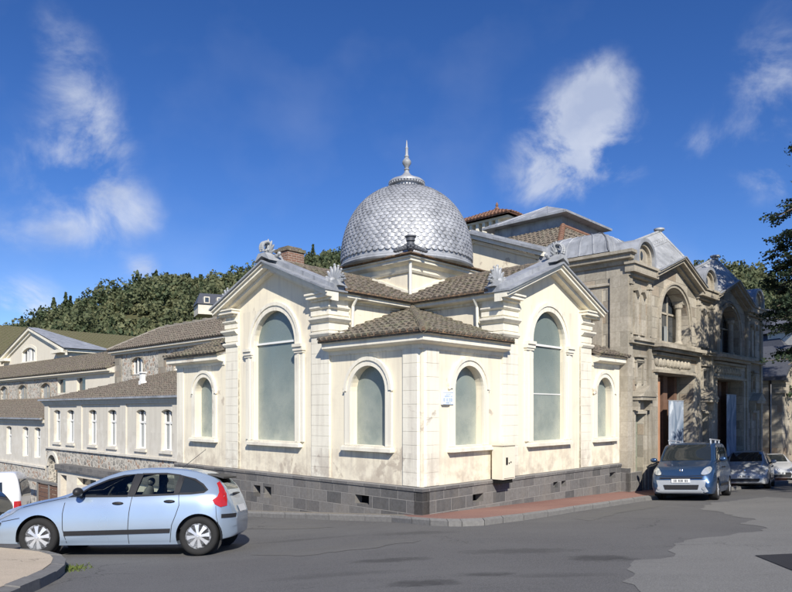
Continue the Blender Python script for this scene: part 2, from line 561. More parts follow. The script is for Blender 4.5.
class MB:
    def __init__(s):
        s.v, s.f, s.mi, s.k = [], [], [], 0

    def add(s, vs, fs):
        b = len(s.v)
        s.v += [tuple(v) for v in vs]
        s.f += [tuple(b + i for i in f) for f in fs]
        s.mi += [s.k] * len(fs)
        return s

    def box(s, x0, x1, y0, y1, z0, z1):
        vs = [(x, y, z) for z in (z0, z1) for y in (y0, y1) for x in (x0, x1)]
        return s.add(vs, [(0, 2, 3, 1), (4, 5, 7, 6), (0, 1, 5, 4), (2, 6, 7, 3), (0, 4, 6, 2), (1, 3, 7, 5)])

    def fbox(s, F, a0, a1, z0, z1, d0, d1):
        vs = [F(a, z, d) for z in (z0, z1) for d in (d0, d1) for a in (a0, a1)]
        return s.add(vs, [(0, 2, 3, 1), (4, 5, 7, 6), (0, 1, 5, 4), (2, 6, 7, 3), (0, 4, 6, 2), (1, 3, 7, 5)])

    def prism(s, pts, ext):
        n = len(pts)
        P = [Vector(p) for p in pts]
        E = Vector(ext)
        vs = P + [p + E for p in P]
        fs = [tuple(range(n))[::-1], tuple(range(n, 2 * n))] + [(i, (i + 1) % n, (i + 1) % n + n, i + n) for i in range(n)]
        return s.add(vs, fs)

    def plate(s, F, outer, holes=(), d0=0., d1=.3):
        loops = [outer] + list(holes)
        flat = [p for l in loops for p in l]
        tri = tessellate_polygon([[Vector((p[0], p[1], 0)) for p in l] for l in loops])
        n = len(flat)
        vs = [F(p[0], p[1], d0) for p in flat] + [F(p[0], p[1], d1) for p in flat]
        fs = [tuple(t) for t in tri] + [tuple(i + n for i in t[::-1]) for t in tri]
        b = 0
        for l in loops:
            k = len(l)
            fs += [(b + i, b + (i + 1) % k, b + (i + 1) % k + n, b + i + n) for i in range(k)]
            b += k
        return s.add(vs, fs)

    def tube(s, p0, p1, r0, r1=None, n=10, caps=True):
        r1 = r0 if r1 is None else r1
        p0, p1 = Vector(p0), Vector(p1)
        ax = (p1 - p0).normalized()
        u = ax.orthogonal().normalized()
        w = ax.cross(u)
        vs = []
        for p, r in ((p0, r0), (p1, r1)):
            for i in range(n):
                t = 2 * math.pi * i / n
                vs.append(p + (u * math.cos(t) + w * math.sin(t)) * r)
        fs = [(i, (i + 1) % n, (i + 1) % n + n, i + n) for i in range(n)]
        if caps:
            fs += [tuple(range(n))[::-1], tuple(range(n, 2 * n))]
        return s.add(vs, fs)

    def pipe(s, pts, r, n=8):
        for i in range(len(pts) - 1):
            s.tube(pts[i], pts[i + 1], r, r, n)
            s.ball(pts[i + 1], (r, r, r), 6, 4)
        return s

    def lathe(s, prof, c=(0, 0, 0), n=32, axis='z', M4=None):
        vs, fs = [], []
        for (r, z) in prof:
            for i in range(n):
                t = 2 * math.pi * i / n
                if axis == 'z':
                    p = Vector((c[0] + r * math.cos(t), c[1] + r * math.sin(t), c[2] + z))
                else:
                    p = Vector((c[0] + r * math.cos(t), c[1] + z, c[2] + r * math.sin(t)))
                vs.append(p)
        for k in range(len(prof) - 1):
            for i in range(n):
                a = k * n + i
                b_ = k * n + (i + 1) % n
                fs.append((a, b_, b_ + n, a + n))
        fs.append(tuple(range(n))[::-1])
        fs.append(tuple(range((len(prof) - 1) * n, len(prof) * n)))
        return s.add(vs, fs)

    def ball(s, c, r, n=12, m=8, rot=None):
        vs, fs = [], []
        for j in range(m + 1):
            ph = math.pi * j / m
            for i in range(n):
                t = 2 * math.pi * i / n
                p = Vector((r[0] * math.sin(ph) * math.cos(t), r[1] * math.sin(ph) * math.sin(t), r[2] * math.cos(ph)))
                if rot is not None:
                    p = rot @ p
                vs.append(Vector(c) + p)
        for j in range(m):
            for i in range(n):
                a = j * n + i
                b_ = j * n + (i + 1) % n
                fs.append((a, a + n, b_ + n, b_))
        return s.add(vs, fs)

    def sweep(s, plan, prof, closed=False):
        """sweep a (out, z) profile along a plan polyline, out = to the right of travel"""
        n = len(plan)
        P = [Vector((p[0], p[1], 0)) for p in plan]
        dirs = []
        for i in range(n - (0 if closed else 1)):
            d = (P[(i + 1) % n] - P[i]).normalized()
            dirs.append(Vector((d.y, -d.x, 0)))
        vs = []
        for i in range(n):
            if closed:
                a, b_ = dirs[i - 1], dirs[i]
            else:
                a = dirs[max(0, i - 1)]
                b_ = dirs[min(len(dirs) - 1, i)]
            mt = (a + b_)
            mt = mt / max(.2, mt.dot(a))
            for (o, z) in prof:
                vs.append(P[i] + mt * o + Vector((0, 0, z)))
        k = len(prof)
        fs = []
        for i in range(n if closed else n - 1):
            for j in range(k):
                a0 = i * k + j
                a1 = i * k + (j + 1) % k
                b0 = ((i + 1) % n) * k + j
                b1 = ((i + 1) % n) * k + (j + 1) % k
                fs.append((a0, a1, b1, b0))
        if not closed:
            fs.append(tuple(range(k))[::-1])
            fs.append(tuple(range((n - 1) * k, n * k)))
        return s.add(vs, fs)

    def roof(s, pts, spacing=.21, course=.36, r=.075, thick=.06, seed=1):
        """tiled roof plane: slab plus real rows of half-round tiles"""
        rnd = random.Random(seed)
        P = [Vector(p) for p in pts]
        nn_ = (P[1] - P[0]).cross(P[2] - P[0]).normalized()
        if nn_.z < 0:
            nn_ = -nn_
        g = (Vector((0, 0, 1)) - nn_ * nn_.z).normalized()
        h = g.cross(nn_).normalized()
        O = P[0]
        q = [((p - O).dot(h), (p - O).dot(g)) for p in P]
        s.add([p for p in P] + [p - nn_ * thick for p in P],
              [tuple(range(len(P)))] + [tuple(range(len(P), 2 * len(P)))[::-1]] +
              [(i, (i + 1) % len(P), (i + 1) % len(P) + len(P), i + len(P)) for i in range(len(P))])
        a = min(t[0] for t in q) + spacing * .5
        b_ = max(t[0] for t in q)
        gmin = min(t[1] for t in q)
        while a < b_:
            ys = []
            for i in range(len(q)):
                (x0, y0), (x1, y1) = q[i], q[(i + 1) % len(q)]
                if (x0 <= a < x1) or (x1 <= a < x0):
                    ys.append(y0 + (y1 - y0) * (a - x0) / (x1 - x0))
            ys.sort()
            for j in range(0, len(ys) - 1, 2):
                y0, y1 = ys[j] - .0, ys[j + 1]
                y = y0
                off = rnd.uniform(-.03, .03)
                yn = gmin + math.ceil((y0 - gmin + .001) / course) * course + off
                while y < y1 - .02:
                    ye = min(max(yn, y + .05), y1)
                    ja = a + rnd.uniform(-.014, .014)
                    rr = r * rnd.uniform(.93, 1.07)
                    lift = rnd.uniform(0, .012)
                    vs = []
                    for (yy, k, lf) in ((y - .03, 1.12, .028), (ye, .86, 0)):
                        for t in (0, 45, 90, 135, 180):
                            c_, s_ = math.cos(R(t)) * rr * k, math.sin(R(t)) * rr * k * .85
                            vs.append(O + h * (ja + c_) + g * yy + nn_ * (s_ + lf + lift))
                    s.add(vs, [(i, i + 1, i + 6, i + 5) for i in range(4)] + [(0, 4, 3, 2, 1)])
                    y = ye
                    yn += course
            a += spacing
        return s

    def build(s, name, mats, parent=None, smooth=False, label=None, mw=None):
        me = bpy.data.meshes.new(name)
        me.from_pydata(s.v, [], s.f)
        if not isinstance(mats, (list, tuple)):
            mats = [mats]
        for m_ in mats:
            me.materials.append(M[m_] if isinstance(m_, str) else m_)
        if len(mats) > 1:
            me.polygons.foreach_set('material_index', s.mi)
        bm = bmesh.new()
        bm.from_mesh(me)
        bmesh.ops.recalc_face_normals(bm, faces=bm.faces)
        bm.to_mesh(me)
        bm.free()
        if smooth:
            me.polygons.foreach_set('use_smooth', [True] * len(me.polygons))
            if smooth != 'all':
                try:
                    me.set_sharp_from_angle(angle=R(smooth if isinstance(smooth, (int, float)) and smooth > 1 else 40))
                except Exception:
                    pass
        o = bpy.data.objects.new(name, me)
        COL.objects.link(o)
        if parent is not None:
            o.parent = parent
        if label:
            o['label'] = label
        return o


def tag(o, label, cat, group=None):
    o['label'] = label
    o['category'] = cat
    if group:
        o['group'] = group
    return o


def thing(name, label, cat, loc=(0, 0, 0), rz=0, group=None):
    o = bpy.data.objects.new(name, None)
    o.empty_display_size = .3
    COL.objects.link(o)
    o.location = loc
    o.rotation_euler = (0, 0, rz)
    return tag(o, label, cat, group)


def struct(name, mb, mat, smooth=False):
    o = mb.build(name, mat, None, smooth)
    o['kind'] = 'structure'
    return o


def arch(cx, w, z0, zt, n=18, flat=None):
    """loop of an arched opening; flat = rise of a segmental head"""
    r = w / 2
    if flat is None:
        zs = zt - r
        pts = [(cx - r, z0), (cx + r, z0)]
        pts += [(cx + r * math.cos(math.pi * i / n), zs + r * math.sin(math.pi * i / n)) for i in range(n + 1)]
        return pts
    Rr = (r * r + flat * flat) / (2 * flat)
    cz = zt - Rr
    a0 = math.asin(min(1, r / Rr))
    pts = [(cx - r, z0), (cx + r, z0)]
    pts += [(cx + Rr * math.sin(a0 - 2 * a0 * i / 8), cz + Rr * math.cos(a0 - 2 * a0 * i / 8)) for i in range(9)]
    return pts


def rect(a0, a1, z0, z1):
    return [(a0, z0), (a1, z0), (a1, z1), (a0, z1)]

# ================================================================ GROUND
def grid_sheet(name, xs, ys, dz, mat):
    mb = MB()
    vs = [(x, y, zr(x, y) + dz) for y in ys for x in xs]
    nx = len(xs)
    fs = [(j * nx + i, j * nx + i + 1, (j + 1) * nx + i + 1, (j + 1) * nx + i) for j in range(len(ys) - 1) for i in range(nx - 1)]
    mb.add(vs, fs)
    return struct(name, mb, mat, 'all')


def frange(a, b, s):
    n = int(round((b - a) / s))
    return [a + s * i for i in range(n + 1)]


grid_sheet('ground', [-2500, -900, -300, -120, -70] + frange(-50, 60, 2) + [90, 150, 400, 1000, 2500],
           [-1500, -500, -150, -60] + frange(-30, 60, 2) + [80, 120, 300, 900, 3000], -.06, 'earth')
grid_sheet('road', frange(-45, 50, .5), frange(-12, 60, .5), 0, 'asphalt')


def sheet(name, poly, dz, mat, step=.4, hf=None, skirt=0, tilt=None):
    """a surface following the terrain inside a plan polygon"""
    hf = hf or (lambda x, y: zr(x, y) + dz)
    dense = []
    n = len(poly)
    for i in range(n):
        a, b = Vector(poly[i][:2]), Vector(poly[(i + 1) % n][:2])
        k = max(1, int((b - a).length / step))
        dense += [a.lerp(b, j / k) for j in range(k)]
    pts = list(dense)
    nb = len(dense)
    x0, x1 = min(p.x for p in pts), max(p.x for p in pts)
    y0, y1 = min(p.y for p in pts), max(p.y for p in pts)

    def inside(x, y):
        c = False
        for i in range(nb):
            p, q = dense[i], dense[i - 1]
            if (p.y > y) != (q.y > y) and x < (q.x - p.x) * (y - p.y) / (q.y - p.y) + p.x:
                c = not c
        return c
    y = y0 + step / 2
    while y < y1:
        x = x0 + step / 2
        while x < x1:
            if inside(x, y):
                pts.append(Vector((x, y)))
            x += step
        y += step
    res = delaunay_2d_cdt(pts, [(i, (i + 1) % nb) for i in range(nb)], [], 1, 1e-5)
    vs = [(v.x, v.y, hf(v.x, v.y)) for v in res[0]]
    fs = [tuple(f) for f in res[2] if inside(sum(res[0][i].x for i in f) / 3, sum(res[0][i].y for i in f) / 3)]
    mb = MB()
    mb.add(vs, fs)
    return struct(name, mb, mat)


def gpoly(pts):
    return [tuple(G(px, py)[:2]) for (px, py) in pts]


rj = random.Random(5)


def jag(poly, amp, step=.35):
    o = []
    for i in range(len(poly)):
        a, b = Vector(poly[i]), Vector(poly[(i + 1) % len(poly)])
        k = max(1, int((b - a).length / step))
        for j in range(k):
            p = a.lerp(b, j / k)
            o.append((p.x + rj.uniform(-amp, amp), p.y + rj.uniform(-amp, amp)))
    return o


# pale worn carriageway and darker patches, as they show in the photograph
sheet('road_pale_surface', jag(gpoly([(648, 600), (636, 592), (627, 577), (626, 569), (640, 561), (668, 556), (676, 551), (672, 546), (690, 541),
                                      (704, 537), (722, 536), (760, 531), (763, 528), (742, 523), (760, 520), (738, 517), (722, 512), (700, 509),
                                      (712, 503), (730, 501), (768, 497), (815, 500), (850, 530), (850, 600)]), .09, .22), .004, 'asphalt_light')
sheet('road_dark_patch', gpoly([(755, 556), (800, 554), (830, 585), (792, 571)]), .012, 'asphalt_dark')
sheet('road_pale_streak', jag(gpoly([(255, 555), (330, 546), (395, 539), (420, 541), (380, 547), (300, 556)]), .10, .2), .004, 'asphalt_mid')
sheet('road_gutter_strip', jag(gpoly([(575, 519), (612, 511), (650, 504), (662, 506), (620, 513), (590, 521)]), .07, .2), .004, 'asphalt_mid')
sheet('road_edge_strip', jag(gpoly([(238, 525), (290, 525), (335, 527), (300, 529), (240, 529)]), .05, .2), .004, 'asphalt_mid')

# building-side footway: inner edge on the plinth, outer edge on the kerb
pairs = []
for (px, py, lx, ly) in [(60, 497, -.1, 16), (130, 505, -.1, 11.5), (190, 511, -.1, 9), (240, 516, -.1, 7), (285, 518, -.1, 5.2), (329, 520, -.1, 3.5), (365, 521, -.1, 2.4),
                         (392, 522, -.1, 1.3), (412, 524, -.1, .5), (430, 525.5, -.1, -.1), (448, 526.4, .02, -.1), (462, 526.5, .15, -.1), (484.6, 525.5, .8, -.1),
                         (503, 523, 1.7, -.1), (523.7, 520.4, 2.7, -.1), (548, 516.5, 4.2, -.1), (574, 512, 5.8, -.1), (610, 506.5, 7.6, -.1), (645, 501, 9.4, -.1)]:
    pairs.append((G(px, py), wl(lx, ly)))
for s_ in (11, 13, 15, 18, 21, 25, 30, 36, 44):
    pairs.append((wl(s_, -1.55), wl(s_, -.2)))


def wall_base(lx, ly):
    if ly > 0:
        return -.085 * ly
    return -.033 * max(0, lx) if lx < 11 else -.36 - .045 * (lx - 11)


rings = {'pave_grey': [], 'pave_red': []}
kmb = MB()
gmb, rmb = MB(), MB()
Minv = BM.inverted()
prevk = None
for i, (o_, w_) in enumerate(pairs):
    lw = Minv @ Vector((w_.x, w_.y, 0))
    zi = wall_base(lw.x, max(0, lw.y))
    ow = Vector((o_.x, o_.y, 0))
    iw = Vector((w_.x, w_.y, 0))
    d = (iw - ow).normalized()
    ko = ow
    ki = ow + d * .13
    zo = zr(o_.x, o_.y)
    zi = max(zi, zr(w_.x, w_.y) + .02)
    row = (Vector((ki.x, ki.y, zo + .125)), Vector((iw.x, iw.y, zi)), Vector((ko.x, ko.y, zo)), i)
    if prevk:
        m_ = gmb if i <= 8 else rmb
        a, b = prevk, row
        K = 5
        vs = []
        for t in range(K + 1):
            vs += [a[0].lerp(a[1], t / K), b[0].lerp(b[1], t / K)]
        m_.add(vs, [(2 * t, 2 * t + 1, 2 * t + 3, 2 * t + 2) for t in range(K)])
        # kerb stones with joints
        L_ = (b[2] - a[2]).length
        k = max(1, int(L_ / .9))
        for j in range(k):
            t0, t1 = j / k + .006 / max(L_, .1), (j + 1) / k - .006 / max(L_, .1)
            q0, q1 = a[2].lerp(b[2], t0), a[2].lerp(b[2], t1)
            r0, r1 = a[0].lerp(b[0], t0), a[0].lerp(b[0], t1)
            h = .125 + rj.uniform(-.01, .012)
            vs = [q0 - Vector((0, 0, .1)), q1 - Vector((0, 0, .1)), r1 - Vector((0, 0, .25)), r0 - Vector((0, 0, .25)),
                  q0 + Vector((0, 0, h - .02)), q1 + Vector((0, 0, h - .02)), r1 + Vector((0, 0, .012)), r0 + Vector((0, 0, .012))]
            kmb.add(vs, [(0, 3, 2, 1), (4, 5, 6, 7), (0, 1, 5, 4), (1, 2, 6, 5), (2, 3, 7, 6), (3, 0, 4, 7)])
    prevk = row
struct('pavement', gmb, 'pave_grey')
struct('pavement_red', rmb, 'pave_red')
struct('kerb', kmb, 'kerb')
bx = MB()
ccp = G(566, 502)
# pale repair in the red footway
sheet('pavement_repair', jag([(ccp.x - .28, ccp.y - .1), (ccp.x + .1, ccp.y - .25), (ccp.x + .35, ccp.y + .05), (ccp.x, ccp.y + .2)], .05, .2), .2, 'pave_grey', .2,
      hf=lambda x, y: zr(x, y) + .002 + .0 * x) if False else None

# near footway corner at the left
outl = [(-90, 640), (0, 607), (20, 598), (40, 589), (56, 580.5), (64.5, 573), (66, 567), (62, 563), (50, 559.5), (30, 557), (0, 554), (-60, 551)]
ow_ = [G(a, b) for a, b in outl]
cen = Vector((-9, 8.5, 0))
inn, kb2 = [], MB()
for p in ow_:
    pass
ins = []
for i, p in enumerate(ow_):
    a = ow_[max(0, i - 1)]
    b = ow_[min(len(ow_) - 1, i + 1)]
    t = (b - a)
    t.z = 0
    t.normalize()
    nrm = Vector((-t.y, t.x, 0))
    if nrm.dot(cen - p) < 0:
        nrm = -nrm
    q = p + nrm * .17
    ins.append(q)
for i in range(len(ow_) - 1):
    L_ = (ow_[i + 1] - ow_[i]).length
    k = max(1, int(L_ / .7))
    for j in range(k):
        t0, t1 = j / k + .008, (j + 1) / k - .008
        q0, q1 = ow_[i].lerp(ow_[i + 1], t0), ow_[i].lerp(ow_[i + 1], t1)
        r0, r1 = ins[i].lerp(ins[i + 1], t0), ins[i].lerp(ins[i + 1], t1)
        for v in (q0, q1, r0, r1):
            v.z = zr(v.x, v.y)
        h = .15 + rj.uniform(-.012, .012)
        U = Vector((0, 0, 1))
        vs = [q0 - U * .1, q1 - U * .1, r1 - U * .1, r0 - U * .1, q0 + U * (h - .025), q1 + U * (h - .025), r1 + U * h, r0 + U * h]
        kb2.add(vs, [(0, 3, 2, 1), (4, 5, 6, 7), (0, 1, 5, 4), (1, 2, 6, 5), (2, 3, 7, 6), (3, 0, 4, 7)])
struct('kerb_near', kb2, 'kerb')
sheet('pavement_near', [tuple(p[:2]) for p in ins] + [(-16, 11), (-16, 5)], .146, 'pave_sand', .35)

# weeds by the kerb corner
wm = MB()
wp = G(69, 569)
for i in range(420):
    x, y = wp.x + rj.gauss(0, .13), wp.y + rj.gauss(0, .16)
    z = zr(x, y)
    a = rj.uniform(0, 6.28)
    h = rj.uniform(.01, .045)
    dx, dy = math.cos(a) * .012, math.sin(a) * .012
    wm.add([(x - dx, y - dy, z), (x + dx, y + dy, z), (x + rj.uniform(-.03, .03), y + rj.uniform(-.03, .03), z + h)], [(0, 1, 2)])
o = wm.build('grass', 'grass')
o['kind'] = 'stuff'
o['label'] = 'small green weeds growing in the gutter by the near kerb'


# ================================================================ CREAM DOMED PAVILION
PAV = thing('domed_pavilion', 'cream plastered bath pavilion with silver fish scale dome and arched windows on the street corner', 'building', C0, BROT)


def window(parent, F, cx, w, z0, zt, sw=.2, bars=(), big=False, label=None):
    m = MB()
    # architrave
    inner = arch(cx, w - .012, z0, zt - .006)
    outer = arch(cx, w + 2 * sw, z0, zt + sw)
    # ring as a strip so that the foot stays open
    n = len(inner)
    io = inner[2:] + [inner[0]]
    oo = outer[2:] + [outer[0]]
    io = [inner[1]] + io
    oo = [outer[1]] + oo
    for (d0, sh) in ((-.05, 0.), (-.08, sw * .62)):
        ii = [(cx + (p[0] - cx), p[1]) for p in io]
        if sh:
            inner2 = arch(cx, w + 2 * sh, z0 if big else zt - w / 2, zt + sh)
            ii = [inner2[1]] + inner2[2:] + [inner2[0]]
            out2 = arch(cx, w + 2 * sw + .03, z0 if big else zt - w / 2, zt + sw + .015)
            o2 = [out2[1]] + out2[2:] + [out2[0]]
        else:
            o2 = oo
        for i in range(len(ii) - 1):
            a, b, c, d = ii[i], ii[i + 1], o2[i + 1], o2[i]
            vs = [F(p[0], p[1], dd) for dd in (d0, .02) for p in (a, b, c, d)]
            m.add(vs, [(0, 1, 2, 3), (4, 7, 6, 5), (0, 4, 5, 1), (1, 5, 6, 2), (2, 6, 7, 3), (3, 7, 4, 0)])
    zs = zt - w / 2
    if big:
        for sgn in (-1, 1):
            a0 = cx + sgn * (w / 2 + .0)
            a1 = cx + sgn * (w / 2 + .42)
            lo, hi = min(a0, a1), max(a0, a1)
            if sgn > 0:
                lo += .0
            m.fbox(F, lo + (.006 if sgn > 0 else 0), hi - (.006 if sgn < 0 else 0), zs - .24, zs - .14, -.13, .01)
            m.fbox(F, lo + .02, hi - .02, zs - .14, zs - .06, -.17, .01)
            m.fbox(F, lo + .03, hi - .03, zs - .30, zs - .24, -.10, .01)
            m.fbox(F, lo + .05, hi - .05, z0 + .02, zs - .30, -.062, .01)
    else:
        for sgn in (-1, 1):
            a = cx + sgn * (w / 2 + sw + .015)
            m.ball(F(a, zs, -.05), (.035, .035, .035), 8, 6)
    win = m.build('window', 'trim', parent)
    if label:
        win['label'] = label
    g = MB()
    gd = .13 if big else .20
    g.plate(F, arch(cx, w - .004, z0 + .002, zt - .002), [], gd, gd + .02)
    g.build('pane', 'frost', win)
    s = MB()
    s.fbox(F, cx - w / 2 - sw - .06, cx + w / 2 + sw + .06, z0 - .13, z0 - .045, -.15, .02)
    s.fbox(F, cx - w / 2 - sw - .03, cx + w / 2 + sw + .03, z0 - .045, z0 - .006, -.12, .02)
    s.fbox(F, cx - w / 2 + .002, cx + w / 2 - .002, z0 - .03, z0 + .012, .0, .25)
    s.build('window_sill', 'trim', win)
    for z in bars:
        b = MB()
        t = .028 if z > 4 else .014
        b.fbox(F, cx - w / 2 + .004, cx + w / 2 - .004, z - t, z + t, .08 if z > 4 else .115, .129)
        b.build('transom', 'white', win)
    return win


def wall(parent, F, outer, holes=(), mat='plaster', t=.3, d0=0., name='wall'):
    return MB().plate(F, outer, holes, d0, d0 + t).build(name, mat, parent)


# walls
CX = (1.74, 5.5, 8.95)
for F, link_end, lc, bc, bw, lw in ((FR, 10.05, 8.93, 5.5, 1.76, 1.16), (FL, 11.0, 9.28, 5.55, 1.94, 1.24)):
    wall(PAV, F, rect(0.02, 3.2, .5, 4.02), [arch(1.74, lw, 1.5, 3.47)])
    wall(PAV, F, [(3.2, .5), (7.9, .5), (7.9, 5.32), (5.55, 6.34), (3.2, 5.32)], [arch(bc, bw, 1.5, 5.20)])
    wall(PAV, F, rect(7.9, link_end, .5, 4.02), [arch(lc, 1.06, 1.5, 3.44)])
    window(PAV, F, 1.74, lw, 1.5, 3.47, label='smaller arched window of the low corner room')
    window(PAV, F, bc, bw, 1.5, 5.20, .22, bars=(4.22, 2.84) if F is FR else (4.3,), big=True, label='tall arched gable window with pilasters')
    window(PAV, F, lc, 1.06, 1.5, 3.44, label='narrow arched window of the low link')
    # dark interiors are closed off behind the panes
MB().build('wall', 'plaster', PAV)
MB().box(3.2, 3.5, .305, 3.6, 3.9, 5.33).build('wall', 'plaster', PAV)
MB().box(.305, 3.6, 3.2, 3.5, 3.9, 5.33).build('wall', 'plaster', PAV)
MB().build('wall', 'plaster', PAV)
MB().box(7.6, 7.9, .305, 3.6, 3.9, 5.33).build('wall', 'plaster', PAV)
MB().box(.305, 3.6, 7.6, 7.9, 3.9, 5.33).build('wall', 'plaster', PAV)
MB().box(-.0 + .3, .4, 11.0 - .25, 11.0, .5, 4.0).box(.31, 5.0, 10.75, 10.99, -2.5, 4.0).build('wall', 'plaster', PAV, label='end wall of the low link')

# plinth with cellar vents
pl = MB()
ventsR = [rect(1.78, 2.22, .10, .30), rect(5.6, 5.86, .14, .31), rect(6.06, 6.32, .14, .31), rect(9.14, 9.56, .15, .35)]
ventsL = [rect(1.62, 2.12, .07, .29), rect(5.58, 5.92, -.13, .20), rect(6.1, 6.44, -.13, .20)]
pl.plate(FR, rect(-.1, 10.1, -1.2, .56), ventsR, -.1, .15)
pl.plate(FL, rect(-.1, 11.05, -3.5, .56), ventsL, -.1, .15)
pl.sweep([(0, 11.02), (0, 0), (10.08, 0)], [(-.03, .52), (.125, .52), (.125, .585), (.1, .61), (-.03, .615)])
plo = pl.build('plinth', 'plinth', PAV)
for F, vv in ((FR, ventsR), (FL, ventsL)):
    for q in vv:
        vb = MB()
        vb.fbox(F, q[0][0] - .05, q[1][0] + .05, q[0][1] - .05, q[2][1] + .05, .16, .2)
        vb.build('vent_recess', 'dark', PAV)


# rusticated corner piers
def quoins(m, F, a0, a1, z0, z1, d=-.07, h=.27, chamf=0):
    z = z0
    while z < z1 - .05:
        ze = min(z + h, z1)
        m.fbox(F, a0, a1, z + .006, ze - .006, d, .02)
        z = ze
    m.fbox(F, a0 + .012, a1 - .012, z0, z1, d + .02, .02)


def arm_pier(plan):
    """plan polyline around the pier: blocks below, moulded bands and cornice return above"""
    m = MB()
    z = .62
    while z < 4.30:
        ze = min(z + .27, 4.32)
        m.sweep(plan, [(-.02, z + .006), (.063, z + .004), (.063, ze - .004), (-.02, ze - .006)])
        z = ze
    m.sweep(plan, [(-.02, .62), (.055, .62), (.055, 5.34), (-.02, 5.34)])
    m.sweep(plan, [(.05, 4.30), (.09, 4.30), (.13, 4.36), (.13, 4.41), (.05, 4.43)])
    m.sweep(plan, [(.05, 4.46), (.075, 4.46), (.075, 4.62), (.05, 4.62)])
    m.sweep(plan, [(.05, 4.66), (.10, 4.67), (.175, 4.75), (.175, 4.80), (.05, 4.83)])
    m.sweep(plan, [(.05, 4.86), (.085, 4.86), (.085, 4.98), (.05, 4.98)])
    m.sweep(plan, [(.05, 5.0), (.10, 5.01), (.135, 5.05), (.135, 5.085), (.05, 5.11)])
    return m


# pier plans (out = right of travel)
for pts in ([(3.2, .62), (3.2, 0), (3.85, 0)], [(7.3, 0), (7.9, 0), (7.9, .62)]):
    o = arm_pier(pts).build('corner_pier', 'trim', PAV)
for pts in ([(0, 3.85), (0, 3.2), (.62, 3.2)], [(.62, 7.9), (0, 7.9), (0, 7.3)]):
    arm_pier(pts).build('corner_pier', 'trim', PAV)
# low corner pier, splayed edge
m = MB()
plan = [(0, .56), (0, .13), (.13, 0), (.56, 0)]
z = .62
while z < 3.78:
    ze = min(z + .315, 3.8)
    m.sweep(plan, [(-.02, z + .005), (.042, z + .004), (.042, ze - .004), (-.02, ze - .005)])
    z = ze
m.sweep(plan, [(-.02, .62), (.034, .62), (.034, 3.86), (-.02, 3.86)])
m.build('corner_pier', 'trim', PAV, label='splayed corner pier of the low room')
for F, e in ((FR, 10.05), (FL, 11.0)):
    m = MB()
    m.fbox(F, e - .42, e - .01, .62, 3.84, -.03, .02)
    m.build('corner_pier', 'trim', PAV)

# cornices
CORN = [(-.05, 3.78), (.03, 3.78), (.05, 3.84), (.05, 3.88), (.22, 3.91), (.27, 3.94), (.27, 4.07), (.30, 4.08), (.30, 4.115), (-.05, 4.12)]
m = MB()
m.sweep([(0, 3.19), (0, 0), (3.19, 0)], CORN)
m.build('cornice', 'trim', PAV)
m = MB()
m.sweep([(7.9 + .2, 0), (10.04, 0)], CORN)
m.build('cornice', 'trim', PAV)
m = MB()
m.sweep([(5, 11.0), (0, 11.0), (0, 8.1)], CORN)
m.build('cornice', 'trim', PAV)
CH = 5.30
ACORN = [(-.05, CH - .08), (.04, CH - .08), (.06, CH - .02), (.22, CH), (.26, CH + .03), (.26, CH + .12), (.30, CH + .125), (.30, CH + .15), (-.05, CH + .16)]
m = MB()
m.sweep([(.22, 3.2), (3.2, 3.2), (3.2, .22)][::-1], [(-a, z) for a, z in ACORN][::-1]) if False else None


def acorn_run(m, p, q, n):
    """straight eaves cornice from p to q, n outward"""
    F = Fr((p[0], p[1], 0), (Vector((q[0] - p[0], q[1] - p[1], 0))).normalized(), (n[0], n[1], 0))
    L = math.hypot(q[0] - p[0], q[1] - p[1])
    k = [(L, o_, z) for (o_, z) in ACORN]
    m.prism([F(0, z, -o_) for (o_, z) in ACORN], F.A * L)


acorn_run(m, (.02, 3.2), (2.9, 3.2), (0, -1))
acorn_run(m, (3.2, .02), (3.2, 2.9), (-1, 0))
m.box(2.9, 3.25, 2.9, 3.25, CH + .02, CH + .155)
m.build('cornice', 'trim', PAV, label='white eaves cornice of the gabled arms')
m = MB()
acorn_run(m, (.02, 7.9), (3.6, 7.9), (0, 1))
m.build('cornice', 'trim', PAV)
m = MB()
acorn_run(m, (7.9, .02), (7.9, 3.6), (1, 0))
m.build('cornice', 'trim', PAV, label='white eaves cornice of the gabled arms')
# cornice returns at the gable feet
for F in (FR, FL):
    for (a0, a1) in ((2.93, 3.86), (7.28, 8.17)):
        m = MB()
        m.fbox(F, a0 + .10, a1 - .06, CH - .08, CH - .02, -.16, .02)
        m.fbox(F, a0 + .03, a1 - .03, CH - .02, CH + .07, -.27, .02)
        m.fbox(F, a0 - .0, a1 + .0, CH + .07, CH + .115, -.31, .02)
        m.build('cornice', 'trim', PAV, label='cornice return at the foot of the gable')


def rake(m, F, a0, z0, a1, z1, t0, t1, d0, d1, la=0., lb=0.):
    """sloping bar between two points; t = offset across the slope, d = depth"""
    dx, dz = a1 - a0, z1 - z0
    L = math.hypot(dx, dz)
    ux, uz = dx / L, dz / L
    nx, nz_ = -uz, ux
    if nz_ < 0:
        nx, nz_ = -nx, -nz_
    p = []
    for (s_, t) in ((0, t0), (1, t0), (1, t1), (0, t1)):
        # cut vertically at both ends
        a = a0 if s_ == 0 else a1
        z = (z0 if s_ == 0 else z1) + t / (abs(ux))
        p.append(F(a, z, d0))
    m.prism(p, -F.n * (d1 - d0))


